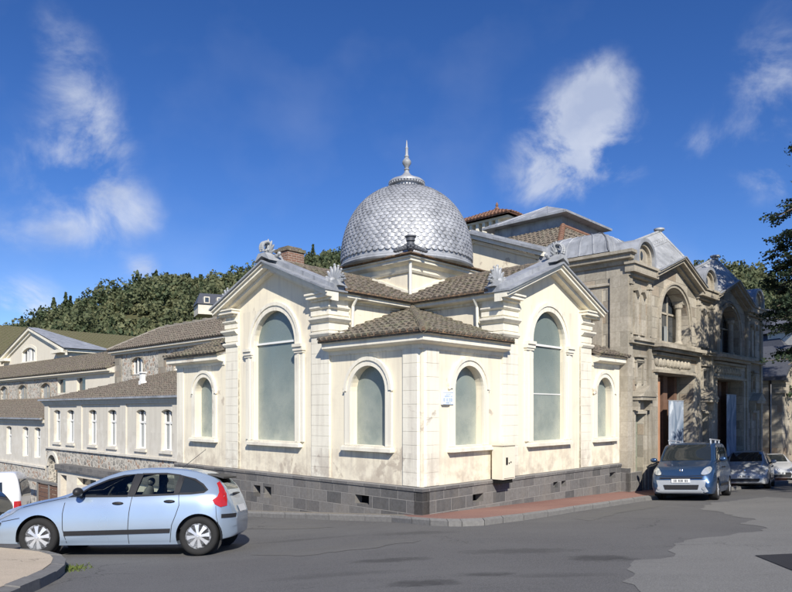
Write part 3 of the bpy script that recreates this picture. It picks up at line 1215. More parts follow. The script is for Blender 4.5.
GL, GRR, GC = 2.86, 8.24, 5.55
ZE, ZA = 5.36, 6.46
for F in (FR, FL):
    rk, ld = MB(), MB()
    for (a0, a1) in ((GL, GC), (GRR, GC)):
        rake(rk, F, a0, ZE - .0, a1, ZA, -.17, -.085, -.20, .02)
        rake(rk, F, a0, ZE, a1, ZA, -.085, -.0, -.36, .02)
        rake(rk, F, a0, ZE, a1, ZA, .0, .05, -.42, .02)
        rake(ld, F, a0 - .03 * (1 if a0 < a1 else -1), ZE, a1, ZA, .052, .10, -.47, .32)
        rake(ld, F, a0 - .03 * (1 if a0 < a1 else -1), ZE, a1, ZA, .10, .21, -.16, .30)
    rk.build('gable_moulding', 'trim', PAV)
    ld.build('gable_coping', 'lead', PAV)


# cast lead ornaments
def petal(m, c, dirv, L, w, n, t=.03):
    """leaf-like lobe"""
    zax = Vector(dirv).normalized()
    yax = Vector(n).normalized()
    xax = yax.cross(zax)
    rot = Matrix((xax, yax, zax)).transposed()
    m.ball(Vector(c) + zax * L * .5, (w, t, L * .5), 8, 6, rot)


def palmette(parent, pos, F, h=.62, side=0):
    m = MB()
    P = Vector(pos)
    A, Nn = F.A, F.n
    m.prism([P + A * a - Nn * .1 + Vector((0, 0, z)) for a, z in ((-.34, -.06), (.34, -.06), (.24, .10), (-.24, .10))], Nn * .24)
    for k in range(-4, 5):
        t = k * R(20)
        d = A * math.sin(t) + Vector((0, 0, math.cos(t)))
        L = h * (1 - abs(k) * .075)
        st = P + Vector((0, 0, .06)) + d * .05
        petal(m, st, d, L, .060, Nn, .035)
        m.ball(st + d * (L * .93), (.036, .036, .036), 8, 6)
    m.ball(P + Vector((0, 0, .1)) + Nn * .08, (.10, .07, .10), 10, 8)
    for sg in (-1, 1):
        for i in range(9):
            t = i * .75
            r_ = .11 * (1 - i / 11)
            m.ball(P + A * (sg * (.30 + r_ * math.cos(t))) + Vector((0, 0, .10 + r_ * math.sin(t))) + Nn * .02, (.035, .05, .035), 6, 5)
    return m.build('palmette', 'lead_carve', parent, True)


def scroll(parent, pos, F, k=1.0):
    m = MB()
    P = Vector(pos)
    A, Nn = F.A, F.n
    m.prism([P + A * a * k - Nn * .22 + Vector((0, 0, z * k)) for a, z in ((-.42, -.16), (0, .02), (.42, -.16), (.2, .12), (-.2, .12))], Nn * .55)
    # big S scroll seen in profile, leaning forward
    for j in (-1, 1):
        for i in range(22):
            t = i / 21
            ang = -.6 + t * 5.2
            rr = (.25 - .17 * t) * k
            c = P + Nn * (.14 + rr * math.cos(ang)) + Vector((0, 0, .34 * k + rr * math.sin(ang)))
            m.ball(c + A * (.06 * j), (.055 * k, .055 * k, .05 * k), 6, 5)
    for kk in range(-3, 4):
        t = kk * R(24)
        d = A * math.sin(t) + Vector((0, 0, math.cos(t)))
        petal(m, P + Vector((0, 0, .10 * k)) + Nn * .10, d, (.56 - abs(kk) * .05) * k, .05 * k, Nn, .04)
    for sg in (-1, 1):
        petal(m, P + A * .18 * sg * k, A * sg + Vector((0, 0, .25)), .3 * k, .06 * k, Nn, .06)
        m.ball(P + A * .46 * sg * k + Vector((0, 0, .08)), (.07 * k, .06, .07 * k), 8, 6)
    return m.build('gable_scroll', 'lead_carve', parent, True)


for F in (FR, FL):
    scroll(PAV, F(GC, ZA + .20, -.12), F, .82)
    palmette(PAV, F(3.06, ZE + .26, .06), F, .44)
    palmette(PAV, F(8.05, ZE + .26, .06), F, .44)

# tiled roofs
k_ = .345
E0 = .36
rf = MB()
ze0 = 4.13
ap = (3.2, 3.2, ze0 + (3.2 + E0) * k_)
rf.roof([(-E0, -E0, ze0), (3.25, -E0, ze0), (3.25, 3.2, ap[2])], seed=2)
rf.roof([(-E0, -E0, ze0), (3.2, 3.25, ap[2]), (-E0, 3.25, ze0)], seed=3)
for i in range(13):
    t0, t1 = i / 13, (i + 1) / 13
    a = Vector((-E0, -E0, ze0 + .06)).lerp(Vector(ap) + Vector((0, 0, .06)), t0)
    b = Vector((-E0, -E0, ze0 + .06)).lerp(Vector(ap) + Vector((0, 0, .06)), t1)
    rf.tube(a, b, .105, .085, 10)
rf.build('roof', 'tile_moss', PAV, label='mossy tiled hipped roof of the low corner room')
eb = MB()
eb.sweep([(0, 3.19), (0, 0), (3.19, 0)], [(.05, 4.122), (.34, 4.118), (.385, 4.124), (.385, 4.20), (.05, 4.22)])
eb.build('eaves_board', 'tile_edge', PAV)
rf = MB()
rf.roof([(8.05, -.34, 4.13), (10.05, -.34, 4.13), (10.05, 1.8, 4.13 + 2.14 * .36), (8.05, 1.8, 4.13 + 2.14 * .36)], seed=4)
rf.build('roof', 'tile', PAV, label='tiled lean-to roof of the right link')
rf = MB()
rf.roof([(-.34, 8.05, 4.13), (-.34, 11.34, 4.13), (1.8, 11.0, 4.13 + 2.14 * .36), (1.8, 8.05, 4.13 + 2.14 * .36)], seed=5)
rf.build('roof', 'tile_moss', PAV, label='mossy lean-to roof of the left link')
# arms
ezz = 5.47
rz_ = 6.52
lay = [([(.25, 2.86, ezz), (2.95, 2.86, ezz), (5.5, 5.5, rz_), (.25, 5.55, rz_)], 6), ([(.25, 8.24, ezz), (.25, 5.55, rz_), (5.5, 5.55, rz_), (5.5, 8.24, ezz)], 7),
       ([(2.86, .25, ezz), (5.55, .25, rz_), (5.5, 5.5, rz_), (2.86, 2.95, ezz)], 8), ([(8.24, .25, ezz), (8.24, 5.5, ezz), (5.55, 5.5, rz_), (5.55, .25, rz_)], 9)]
for q, sd_ in lay:
    rf = MB()
    rf.roof(q, seed=sd_)
    rf.build('roof', 'tile', PAV, label='tiled roof slope of a gabled arm')
rf = MB()
for i in range(10):
    rf.tube((.3 + i * .37, 5.55, rz_ + .05), (.3 + (i + 1) * .37 + .03, 5.55, rz_ + .05), .12, .10, 10)
rf.build('ridge_tiles', 'tile', PAV)
rf = MB()
for i in range(10):
    rf.tube((5.55, .3 + i * .37, rz_ + .05), (5.55, .3 + (i + 1) * .37 + .03, rz_ + .05), .12, .10, 10)
rf.build('ridge_tiles', 'tile', PAV)
eb = MB()
eb.box(.2, 2.9, 2.82, 2.93, 5.462, 5.53).box(2.82, 2.93, .2, 2.815, 5.462, 5.53)
eb.build('eaves_board', 'tile_edge', PAV)

# crossing block under the dome
BC, BH = 5.55, 1.72
c0, c1 = BC - BH, BC + BH
loop = [(c0, c1), (c0, c0), (c1, c0), (c1, c1)]
m = MB()
m.box(c0, c1, c0, c1, 5.2, 7.02)
m.build('wall', 'plaster', PAV, label='square block carrying the dome')
m = MB()
m.sweep([(c0, c0), (c1, c0), (c1, c1), (c0, c1)], [(-.02, 6.62), (.05, 6.62), (.09, 6.68), (-.02, 6.70)], True)
m.sweep([(c0, c0), (c1, c0), (c1, c1), (c0, c1)], [(-.02, 6.86), (.08, 6.88), (.20, 6.94), (.20, 7.02), (.26, 7.04), (.26, 7.08), (-.02, 7.09)], True)
m.build('cornice', 'trim', PAV, label='white cornice of the crossing block')
m = MB()
m.sweep([(c0, c0), (c1, c0), (c1, c1), (c0, c1)], [(-.1, 7.10), (.30, 7.095), (.34, 7.12), (.34, 7.15), (-.1, 7.30)], True)
m.box(c0 - .1, c1 + .1, c0 - .1, c1 + .1, 7.1, 7.24)
m.build('eaves_board', 'tile_edge', PAV)
# flashing where arm roofs meet the block
m = MB()
for (ax) in (0, 1):
    for (yA, yB, zA, zB) in ((c0, 5.55, None, None),):
        def zroof(v):
            return ezz + (v - 2.86) * (rz_ - ezz) / (5.55 - 2.86)
        a, b = c0 - .03, 5.55
        pts = [(a, zroof(a) + .06), (b, zroof(b) + .06), (b, zroof(b) + .17), (a, zroof(a) + .17)]
        Fx = FL if ax == 0 else FR
        F2 = Fr((c0, 0, 0), (0, 1, 0), (-1, 0, 0)) if ax == 0 else Fr((0, c0, 0), (1, 0, 0), (0, -1, 0))
        m.plate(F2, pts, [], -.05, .02)
m.build('flashing', 'trim', PAV)

# dome: profile (radius, height above springing)
DC = Vector((BC, BC, 0))
ZD = 7.18
prof = [(2.20, 0), (2.24, .12), (2.24, .5), (2.19, .92), (2.09, 1.30), (1.93, 1.68), (1.71, 2.03), (1.42, 2.34), (1.08, 2.58), (.80, 2.70), (.55, 2.77)]
# smooth resample
P_ = [Vector((a, b)) for a, b in prof]
fine = []
for i in range(1, len(P_) - 2):
    for j in range(12):
        t = j / 12
        p0, p1, p2, p3 = P_[i - 1], P_[i], P_[i + 1], P_[i + 2]
        fine.append(.5 * ((2 * p1) + (-p0 + p2) * t + (2 * p0 - 5 * p1 + 4 * p2 - p3) * t * t + (-p0 + 3 * p1 - 3 * p2 + p3) * t ** 3))
fine.append(P_[-2])
fine.append(P_[-1])
core = MB()
core.lathe([(max(.02, f.x - .03), f.y + ZD) for f in fine], (BC, BC, 0), 64)
core.k = 0
# scales
arcs = [0]
for i in range(1, len(fine)):
    arcs.append(arcs[-1] + (fine[i] - fine[i - 1]).length)


def prof_at(s_):
    s_ = min(max(s_, 0), arcs[-1])
    for i in range(1, len(arcs)):
        if arcs[i] >= s_:
            t = (s_ - arcs[i - 1]) / max(1e-6, arcs[i] - arcs[i - 1])
            return fine[i - 1].lerp(fine[i], t)
    return fine[-1]


rd = random.Random(3)
rowh = .125
nrow = int(arcs[-1] / rowh)
NS = 66
for rI in range(nrow):
    s0 = rI * rowh + .10
    ns = NS if rI < 17 else (NS if rI < 21 else 48 if rI < 25 else 30)
    for c in range(ns):
        t0 = (c + (.5 if rI % 2 else 0)) / ns * 2 * math.pi
        hw = math.pi / ns * .97
        outline = [(-1, 1.5), (-1, .62), (-.86, .30), (-.5, .07), (0, -.06), (.5, .07), (.86, .30), (1, .62), (1, 1.5)]
        tiltj = rd.uniform(-.006, .008)
        vs = []
        for (u, w) in outline:
            pp = prof_at(s0 + w * rowh * .95)
            lift = .022 * (1 - (w + .06) / 1.56) + .004 + tiltj * u
            bul = .008 * (1 - u * u)
            th = t0 + u * hw
            rr = pp.x + lift + bul - .012
            vs.append((BC + rr * math.cos(th), BC + rr * math.sin(th), ZD + pp.y + lift * .3))
        cc = prof_at(s0 + .6 * rowh)
        vs.append((BC + (cc.x + .022) * math.cos(t0), BC + (cc.x + .022) * math.sin(t0), ZD + cc.y + .006))
        n_ = len(outline)
        fs = [(i, i + 1, n_) for i in range(n_ - 1)] + [(n_ - 1, 0, n_)]
        # lower lip
        b0 = len(vs)
        for (u, w) in outline[1:-1]:
            pp = prof_at(s0 + w * rowh * .95)
            th = t0 + u * hw
            rr = pp.x - .025
            vs.append((BC + rr * math.cos(th), BC + rr * math.sin(th), ZD + pp.y))
        for i in range(1, 7 + 0):
            fs.append((i, b0 + i - 1, b0 + i, i + 1))
        core.add(vs, fs)
dome = core.build('dome', 'zinc', PAV, False)
m = MB()
m.lathe([(2.05, 7.12), (2.28, 7.14), (2.31, 7.19), (2.28, 7.24), (2.265, 7.25), (2.27, 7.28), (2.25, 7.31), (2.1, 7.32)], (BC, BC, 0), 72)
m.build('dome_ring', 'lead', dome, True)
zt_ = ZD + 2.74
m = MB()
m.lathe([(.50, zt_ - .08), (.54, zt_ + .0), (.50, zt_ + .04), (.49, zt_ + .17), (.60, zt_ + .19), (.63, zt_ + .22), (.62, zt_ + .27), (.56, zt_ + .32), (.36, zt_ + .40), (.18, zt_ + .50), (.11, zt_ + .58)], (BC, BC, 0), 40)
for i in range(36):
    t = i / 36 * 2 * math.pi
    m.ball((BC + .60 * math.cos(t), BC + .60 * math.sin(t), zt_ + .185), (.03, .03, .045), 6, 5)
lan = m.build('dome_cap', 'zinc', dome, True)
m = MB()
zf = zt_ + .56
m.lathe([(.12, zf), (.09, zf + .05), (.07, zf + .12), (.10, zf + .15), (.06, zf + .20), (.09, zf + .27), (.15, zf + .36), (.15, zf + .44), (.09, zf + .52), (.06, zf + .56), (.08, zf + .60), (.05, zf + .66),
         (.045, zf + .86), (.06, zf + .89), (.035, zf + .92), (.02, zf + 1.10), (.005, zf + 1.17)], (BC, BC, 0), 20)
m.build('finial', 'lead_carve', dome, True)

# crowned mask on the corner of the crossing block
m = MB()
cpt = Vector((c0 - .16, c0 - .16, 7.16))
dg = Vector((-1, -1, 0)).normalized()
sd2 = Vector((1, -1, 0)).normalized()
rotm = Matrix((sd2, dg, Vector((0, 0, 1)))).transposed()
nv0 = len(m.v)
m.ball(cpt + Vector((0, 0, .26)), (.17, .16, .22), 14, 10, rotm)
m.ball(cpt + Vector((0, 0, .25)) + dg * .16, (.03, .05, .055), 8, 6, rotm)
for sg in (-1, 1):
    m.ball(cpt + Vector((0, 0, .31)) + dg * .13 + sd2 * .065 * sg, (.05, .03, .018), 8, 5, rotm)
    m.ball(cpt + Vector((0, 0, .22)) + dg * .11 + sd2 * .08 * sg, (.05, .05, .05), 8, 5, rotm)
    for i in range(5):
        m.ball(cpt + sd2 * sg * (.20 + .09 * i) + Vector((0, 0, .20 - .035 * i)), (.09, .08, .11 - .012 * i), 8, 6, rotm)
        m.ball(cpt + sd2 * sg * (.17 + .10 * i) + dg * .05 + Vector((0, 0, .27 - .05 * i)), (.04, .04, .05), 6, 5, rotm)
m.ball(cpt + Vector((0, 0, .15)) + dg * .12, (.07, .05, .03), 8, 5, rotm)
m.lathe([(.15, .42), (.17, .44), (.16, .47), (.17, .55), (.21, .58), (.21, .62), (.18, .63), (.05, .60)], (cpt.x, cpt.y, 7.16), 18)
m.v = [tuple(cpt + (Vector(v) - cpt) * .82) for v in m.v]
m.build('corner_mask', 'slate', PAV, True, label='crowned lead mask with volutes below the dome')

# downpipes
m = MB()
for ax in (0, 1):
    pts = [(.75, 2.95, 5.36), (.75, 3.10, 5.15), (.75, 3.12, 4.55), (.62, 3.10, 4.42), (.30, 2.95, 4.38), (.10, 2.85, 4.35)]
    if ax:
        pts = [(b, a, c) for a, b, c in pts]
    m = MB()
    m.pipe(pts, .045)
    m.build('downpipe', 'zincpipe', PAV)
m = MB()
m.pipe([(c0 - .10, c0 - .10, 6.98), (c0 - .07, c0 - .07, 6.8), (c0 - .07, c0 - .07, 5.72), (c0 - .25, c0 - .25, 5.62)], .05)
m.build('downpipe', 'zincpipe', PAV, label='downpipe on the corner of the crossing block')

# brick chimney behind the left gable
m = MB()
m.k = 0
m.box(1.3, 1.95, 6.65, 7.25, 5.4, 7.32)
m.k = 1
m.box(1.26, 1.99, 6.61, 7.29, 7.32, 7.42)
m.box(1.35, 1.90, 6.70, 7.20, 7.42, 7.48)
m.build('chimney', ['brick', 'tile'], PAV)

# metering cupboard on the wall
m = MB()
UB = thing('utility_cupboard', 'cream metal meter cupboard with small black lock on the pavilion wall', 'cabinet', wl(2.86, -.17, .62), BROT)
m.box(-.27, .27, -.26, .07, .0, .86)
m.box(-.30, .30, -.30, .08, .86, .91)
M['cream_metal'] = simple('cream_painted_metal', (.76, .70, .56), .55, 0, .4, .08, 5)
m.build('cabinet', 'cream_metal', UB)
m = MB()
m.box(-.23, .23, -.285, -.262, .04, .82)
dd_ = m.build('door', 'cream_metal', UB)
m = MB()
m.box(-.17, -.11, -.305, -.286, .38, .56)
m.box(-.05, -.02, -.30, -.286, .40, .43)
m.box(.03, .06, -.30, -.286, .42, .45)
m.build('lock', 'dark', dd_)
m = MB()
m.box(-.27, .22, -.22, .07, -.10, -.002)
m.build('bracket', 'dark', UB)

# street name plate: white enamel with faded blue lettering (too small to read in the photograph)
M['sign_white'] = simple('white_enamel', (.75, .78, .80), .35, 0, .6, .03, 10)
M['sign_blue'] = simple('faded_blue_paint', (.22, .36, .55), .5, 0, .5, .2, 30)
SG = thing('street_name_plate', 'small white enamel name plate with faded blue lettering on the corner pavilion wall', 'sign', wl(.86, -.05, 2.65), BROT)
m = MB()
m.box(-.20, .20, -.02, .04, -.15, .15)
m.build('plate', 'sign_white', SG)
m = MB()
rs = random.Random(8)
for (z, h, x0, x1, w) in ((.095, .028, -.07, .07, .022), (.045, .03, -.13, .14, .024), (-.035, .065, -.17, .17, .034), (-.105, .026, -.08, .09, .022)):
    x = x0
    while x < x1:
        g = rs.random()
        if g > .14:
            m.box(x, x + w * .28, -.024, -.021, z - h / 2, z + h / 2)
            if g > .4:
                m.box(x + w * .28, x + w * .75, -.024, -.021, z + h * .3, z + h / 2)
            if g > .6:
                m.box(x + w * .28, x + w * .75, -.024, -.021, z - h / 2, z - h * .3)
        x += w
m.box(-.19, .19, -.024, -.021, .138, .144)
m.box(-.19, .19, -.024, -.021, -.144, -.138)
m.build('lettering', 'sign_blue', SG)

# ================================================================ STONE HALL
HALL = thing('stone_bath_hall', 'long weathered sandstone hall with twin gables, arched windows and lead roofs along the street', 'building', C0, BROT)
class FrontFrame(Fr):
    def __call__(s, a, z, d=0.):
        return Fr.__call__(s, a, z if z < 6.5 else 6.5 + (z - 6.5) * .85, d)


FS = FrontFrame((0, -.25, 0), (1, 0, 0), (0, -1, 0))
FK = Fr((10.05, 0, 0), (0, 1, 0), (-1, 0, 0))
GZ = -3.5


def half_round(m, F, cx, cz, r0, r1, d0, d1, a0=0, a1=180, n=16):
    for i in range(n):
        t0, t1 = R(a0 + (a1 - a0) * i / n), R(a0 + (a1 - a0) * (i + 1) / n)
        q = [(cx + r * math.cos(t), cz + r * math.sin(t)) for r, t in ((r0, t0), (r1, t0), (r1, t1), (r0, t1))]
        vs = [F(a, z, d) for d in (d0, d1) for a, z in q]
        m.add(vs, [(0, 1, 2, 3), (7, 6, 5, 4), (0, 4, 5, 1), (1, 5, 6, 2), (2, 6, 7, 3), (3, 7, 4, 0)])


def corner_bay(a0, a1, door=True):
    w = a1 - a0
    c = (a0 + a1) / 2 + .02
    holes = [rect(c - .2, c + .2, 3.30, 3.95)]
    if door:
        holes.append(rect(c - .36, c + .36, -.30 - .05 * (a0 - 10), 2.25))
    # narrow blind recesses of the upper storey
    MB().plate(FS, [(a0, GZ), (a1, GZ), (a1, 7.42), (a0, 7.42)], holes, 0, .5).build('wall', 'stone', HALL)
    m = MB()
    for (x0, x1) in ((a0 + .02, a0 + .26), (a1 - .26, a1 - .02)):
        m.fbox(FS, x0, x1, -1.3, 6.92, -.09, .02)
        m.fbox(FS, x0 + .06, x1 - .06, 4.95, 6.75, -.12, .0)
        m.fbox(FS, x0 - .03, x1 + .03, 6.60, 6.70, -.15, .0)
    # paired upright panels with hanging drops
    for k in (-1, 1):
        x = c + k * .27
        m.fbox(FS, x - .17, x + .17, 4.95, 6.35, -.06, .02)
        m.prism([FS(x - .15, 6.42, -.05), FS(x + .15, 6.42, -.05), FS(x, 6.22, -.05)], FS.n * .12)
        m.fbox(FS, x - .18, x + .18, 6.42, 6.50, -.16, .0)
    # ledge over the lower storey
    m.fbox(FS, a0 - .02, a1 + .02, 4.62, 4.72, -.20, .02)
    m.fbox(FS, a0 + .1, a1 - .1, 4.72, 4.80, -.28, .02)
    m.fbox(FS, c - .38, c + .38, 4.18, 4.26, -.16, .02)
    m.fbox(FS, c - .30, c + .30, 4.05, 4.11, -.10, .02)
    # block cornice
    m.fbox(FS, a0 - .04, a1 + .04, 6.93, 7.05, -.14, .02)
    m.fbox(FS, a0 - .10, a1 + .10, 7.05, 7.34, -.30, .02)
    m.fbox(FS, a0 - .16, a1 + .16, 7.34, 7.44, -.36, .02)
    # pedimented hood above the door
    m.fbox(FS, c - .62, c + .62, 2.72, 2.84, -.36, .02)
    m.prism([FS(c - .66, 2.84, .0), FS(c + .66, 2.84, .0), FS(c, 3.22, .0)], FS.n * .40)
    for k in (-1, 1):
        m.fbox(FS, c + k * .50 - .08, c + k * .50 + .08, 2.38, 2.72, -.24, .02)
        m.fbox(FS, c + k * .46 - .07, c + k * .46 + .07, -.6, 2.38, -.07, .02)
    m.fbox(FS, c - .42, c + .42, 2.26, 2.36, -.12, .02)
    for k in (-1, 1):
        m.fbox(FS, c + k * .27 - .05, c + k * .27 + .05, 3.26, 4.02, -.06, .02)
    m.fbox(FS, c - .34, c + .34, 4.0, 4.05, -.07, .02)
    # round-headed lucarne
    half_round(m, FS, c, 7.75, 0, .52, -.10, .30)
    m.fbox(FS, c - .52, c + .52, 7.44, 7.75, -.10, .30)
    half_round(m, FS, c, 7.75, .50, .62, -.20, .35)
    m.fbox(FS, c - .62, c - .50, 7.44, 7.75, -.20, .35)
    m.fbox(FS, c + .50, c + .62, 7.44, 7.75, -.20, .35)
    m.build('carved_bay', 'stone_trim', HALL)
    m = MB()
    half_round(m, FS, c, 7.76, .62, .76, -.30, 1.5)
    m.fbox(FS, c - .76, c - .62, 7.44, 7.76, -.30, 1.5)
    m.fbox(FS, c + .62, c + .76, 7.44, 7.76, -.30, 1.5)
    m.build('lucarne_hood', 'lead', HALL, 30)
    m = MB()
    m.ball(FS(c, 7.86, -.09), (.11, .04, .17), 10, 8)
    m.fbox(FS, c - .19, c + .19, 3.31, 3.94, .2, .22)
    m.build('window', 'pane', HALL)
    if door:
        m = MB()
        m.fbox(FS, c - .355, c + .355, GZ, 2.245, .22, .27)
        for z in (-.1, .75, 1.6):
            for k in (-1, 1):
                m.fbox(FS, c + k * .17 - .13, c + k * .17 + .13, z, z + .65, .195, .215)
        d = m.build('door', 'door', HALL)
        m = MB()
        m.ball(FS(c - .26, .75, .19), (.03, .03, .03), 8, 6)
        m.build('handle', 'lead', d)


def gable_bay(a0, a1, peak_dx=0., poster=True):
    c = (a0 + a1) / 2
    hw = (a1 - a0) / 2
    ow = 2.7
    outer = [(a0, GZ), (a0 + .72, GZ), (a0 + .72, 3.72), (a1 - .32, 3.72), (a1 - .32, GZ), (a1, GZ), (a1, 7.25), (c, 8.18), (a0, 7.25)]
    MB().plate(FS, outer, [arch(c, ow, 4.86, 7.05)], 0, .55).build('wall', 'stone', HALL)
    m = MB()
    # archivolt
    half_round(m, FS, c, 7.05 - ow / 2, ow / 2 + .01, ow / 2 + .14, -.06, .02, 0, 180, 22)
    half_round(m, FS, c, 7.05 - ow / 2, ow / 2 + .14, ow / 2 + .22, -.11, .02, 0, 180, 22)
    for k in (-1, 1):
        lo = c + k * (ow / 2 + .12)
        m.fbox(FS, lo - .11, lo + .11, 4.86, 7.05 - ow / 2, -.07, .02)
        # free standing colonnettes in the opening
        m.lathe([(.16, 4.88), (.16, 5.0), (.12, 5.04), (.11, 6.3), (.16, 6.36), (.17, 6.48)], FS(c + k * (ow / 2 - .34), 0, .24), 14)
        m.fbox(FS, c + k * (ow / 2 - .20) - .19, c + k * (ow / 2 - .20) + .19, 6.48, 6.62, .05, .45)
    # balcony cornice and frieze
    m.fbox(FS, a0 + .15, a1 - .15, 4.50, 4.62, -.30, .02)
    m.fbox(FS, a0 + .05, a1 - .05, 4.62, 4.74, -.44, .02)
    m.fbox(FS, a0 + .2, a1 - .2, 4.74, 4.85, -.25, .3)
    m.fbox(FS, a0 + .25, a1 - .25, 4.36, 4.46, -.14, .02)
    rr = random.Random(int(a0))
    x = a0 + .55
    while x < a1 - .55:
        m.ball(FS(x, 4.12, -.02), (.13, .08, .15), 8, 6)
        m.ball(FS(x + .16, 4.05 + rr.uniform(-.05, .05), -.02), (.08, .06, .09), 6, 5)
        x += .34
    m.fbox(FS, a0 + .3, a1 - .3, 3.74, 3.84, -.16, .02)
    m.fbox(FS, a0 + .2, a1 - .2, 3.73, 3.95, .56, 1.3)
    m.fbox(FS, a0 + .1, a0 + .72, GZ, 3.95, .56, 1.3)
    m.fbox(FS, a1 - .32, a1 - .1, GZ, 3.95, .56, 1.3)
    # gable mouldings
    for (x0, x1) in ((a0 - .1, c), (a1 + .1, c)):
        zA, zE = 8.30, 7.30
        rake(m, FS, x0, zE, x1, zA, -.26, -.16, -.16, .02)
        rake(m, FS, x0, zE, x1, zA, -.16, -.02, -.34, .02)
        rake(m, FS, x0, zE, x1, zA, -.02, .05, -.42, .02)
    m.fbox(FS, a0 + .1, a0 + .6, -1.5, 3.70, -.05, .25)
    m.fbox(FS, a1 - .3, a1 - .04, -1.5, 3.70, -.05, .25)
    m.build('carved_bay', 'stone_trim', HALL)
    m = MB()
    for (x0, x1) in ((a0 - .1, c), (a1 + .1, c)):
        rake(m, FS, x0, 7.30, x1, 8.30, .055, .10, -.46, .25 if x0 > c else -.38)
    m.build('gable_coping', 'lead', HALL)
    # steep lead crest behind the gable
    P = Vector((c + .30, .45, 9.30))
    A = Vector((c + .08, -.58, 8.10))
    B = Vector((c - 2.2, -.52, 7.30))
    B2 = Vector((c - 2.15, .52, 8.42))
    C_ = Vector((c - 2.1, 3.2, 7.8))
    D = Vector((c + .6, 3.4, 7.9))
    m = MB()
    m.add([P, A, B, B2, C_, D], [(0, 3, 2, 1), (0, 5, 4, 3), (0, 1, 5), (3, 4, 2), (1, 2, 4, 5)])
    for i in range(1, 6):
        t = i / 6
        a, b = B.lerp(A, t), B2.lerp(P, t)
        m.tube(a.lerp(b, .04), a.lerp(b, .96), .022, .022, 6)
    m.tube(B.lerp(B2, .62), A.lerp(P, .62), .03, .03, 6)
    m.tube(B.lerp(B2, .78), A.lerp(P, .78), .02, .02, 6)
    for i in range(12):
        q = B.lerp(B2, .70).lerp(A.lerp(P, .70), (i + .5) / 12)
        m.ball(q, (.05, .05, .05), 6, 5)
    m.tube(B2, P, .05, .05, 8)
    m.tube(A, P, .05, .05, 8)
    m.lathe([(.09, -.5), (.10, -.15), (.07, -.1), (.12, .0), (.20, .04), (.20, .10), (.06, .14)], P, 14)
    m.build('lead_crest', 'lead_carve', HALL, 30)
    # glazing and fittings
    m = MB()
    m.plate(FS, arch(c, ow - .01, 4.865, 7.045), [], .48, .50)
    w = m.build('window', 'pane', HALL)
    m = MB()
    for x in (c - .45, c + .45):
        m.fbox(FS, x - .035, x + .035, 4.87, 6.8, .43, .475)
    m.fbox(FS, c - ow / 2 + .02, c + ow / 2 - .02, 6.05, 6.12, .43, .475)
    m.build('frame', 'stone_trim', w)
    m = MB()
    m.fbox(FS, c + .1, c + .40, 4.95, 5.6, .42, .44)
    m.build('curtain', 'pane_light', w)
    # ground floor recess with shopfront-like screens
    m = MB()
    m.fbox(FS, a0 + .43, a1 - .33, GZ, 3.71, 1.2, 1.24)
    scr = m.build('screen', 'wood', HALL)
    m = MB()
    m.fbox(FS, c - .85, c + .35, 2.75, 3.55, 1.14, 1.18)
    m.fbox(FS, c + .9, c + 1.5, 2.75, 3.55, 1.14, 1.18)
    m.build('pane', 'pane', scr)
    m = MB()
    m.fbox(FS, a0 + .78, a0 + 1.35, GZ, 3.6, .18, .30)
    m.build('panel', 'terracotta' if a0 < 15 else 'wood', scr)
    m = MB()
    m.fbox(FS, c + .45, c + .85, GZ, 3.7, .60, .95)
    m.fbox(FS, c + 1.55, c + 1.8, GZ, 3.7, .60, .95)
    m.build('post', 'wood', scr)


corner_bay(10.06, 11.89)
gable_bay(11.90, 16.40)
corner_bay(16.41, 18.14)
gable_bay(18.15, 22.65)
corner_bay(22.66, 25.2, False)

# posters hanging in the recesses
def poster_mat():
    m = Mat('blue_poster', .6, 0, .3)
    w = m.noise(1.4, 4, .5, m.map((1.2, 1.2, .5)), 1.2)
    c = m.mix(m.ramp(w, .38, .50), (.17, .22, .29), (.33, .38, .45))
    c = m.mix(m.ramp(w, .56, .60), c, (.62, .66, .70))
    c = m.mix(m.ramp(m.noise(3, 5, .6, None, .8), .62, .68, 0, .7), c, (.24, .19, .18))
    m.color(c)
    return m.m


M['poster'] = poster_mat()
for x0, x1, z0, z1, lab in ((14.1, 15.55, -.2, 2.75, 'tall blue poster with a pale swirl hanging between brown posts in the nearer stone bay'),
                            (20.7, 22.0, .3, 3.1, 'tall faded blue poster hanging in the shaded farther stone bay')):
    P = thing('poster', lab, 'poster', wl((x0 + x1) / 2, -.06, z0), BROT, 'blue posters in the stone bays')
    m = MB()
    w = (x1 - x0) / 2
    m.box(-w, w, -.01, .01, 0, z1 - z0)
    m.build('sheet', 'poster', P)
    m = MB()
    m.tube((-w - .03, 0, z1 - z0), (w + .03, 0, z1 - z0), .02, .02, 8)
    m.build('rail', 'lead', P)

# flank towards the pavilion
flank = [(-.245, GZ), (2.9, GZ), (9.6, GZ), (9.6, 7.95), (9.1, 7.95), (6.0, 9.16), (2.9, 7.95), (2.9, 7.42), (-.245, 7.42)]
MB().plate(FK, flank, [], 0, .45).build('wall', 'stone', HALL, label='ashlar flank wall facing the domed pavilion')
m = MB()
m.sweep([(10.05, 2.88), (10.05, -.25), (10.1, -.25)], [(-.02, 7.22), (.06, 7.24), (.10, 7.36), (.24, 7.40), (.26, 7.52), (.34, 7.56), (.34, 7.66), (-.02, 7.68)])
m.sweep([(10.05, 2.88), (10.05, -.25), (10.1, -.25)], [(-.02, 6.58), (.06, 6.60), (.06, 6.67), (-.02, 6.70)])
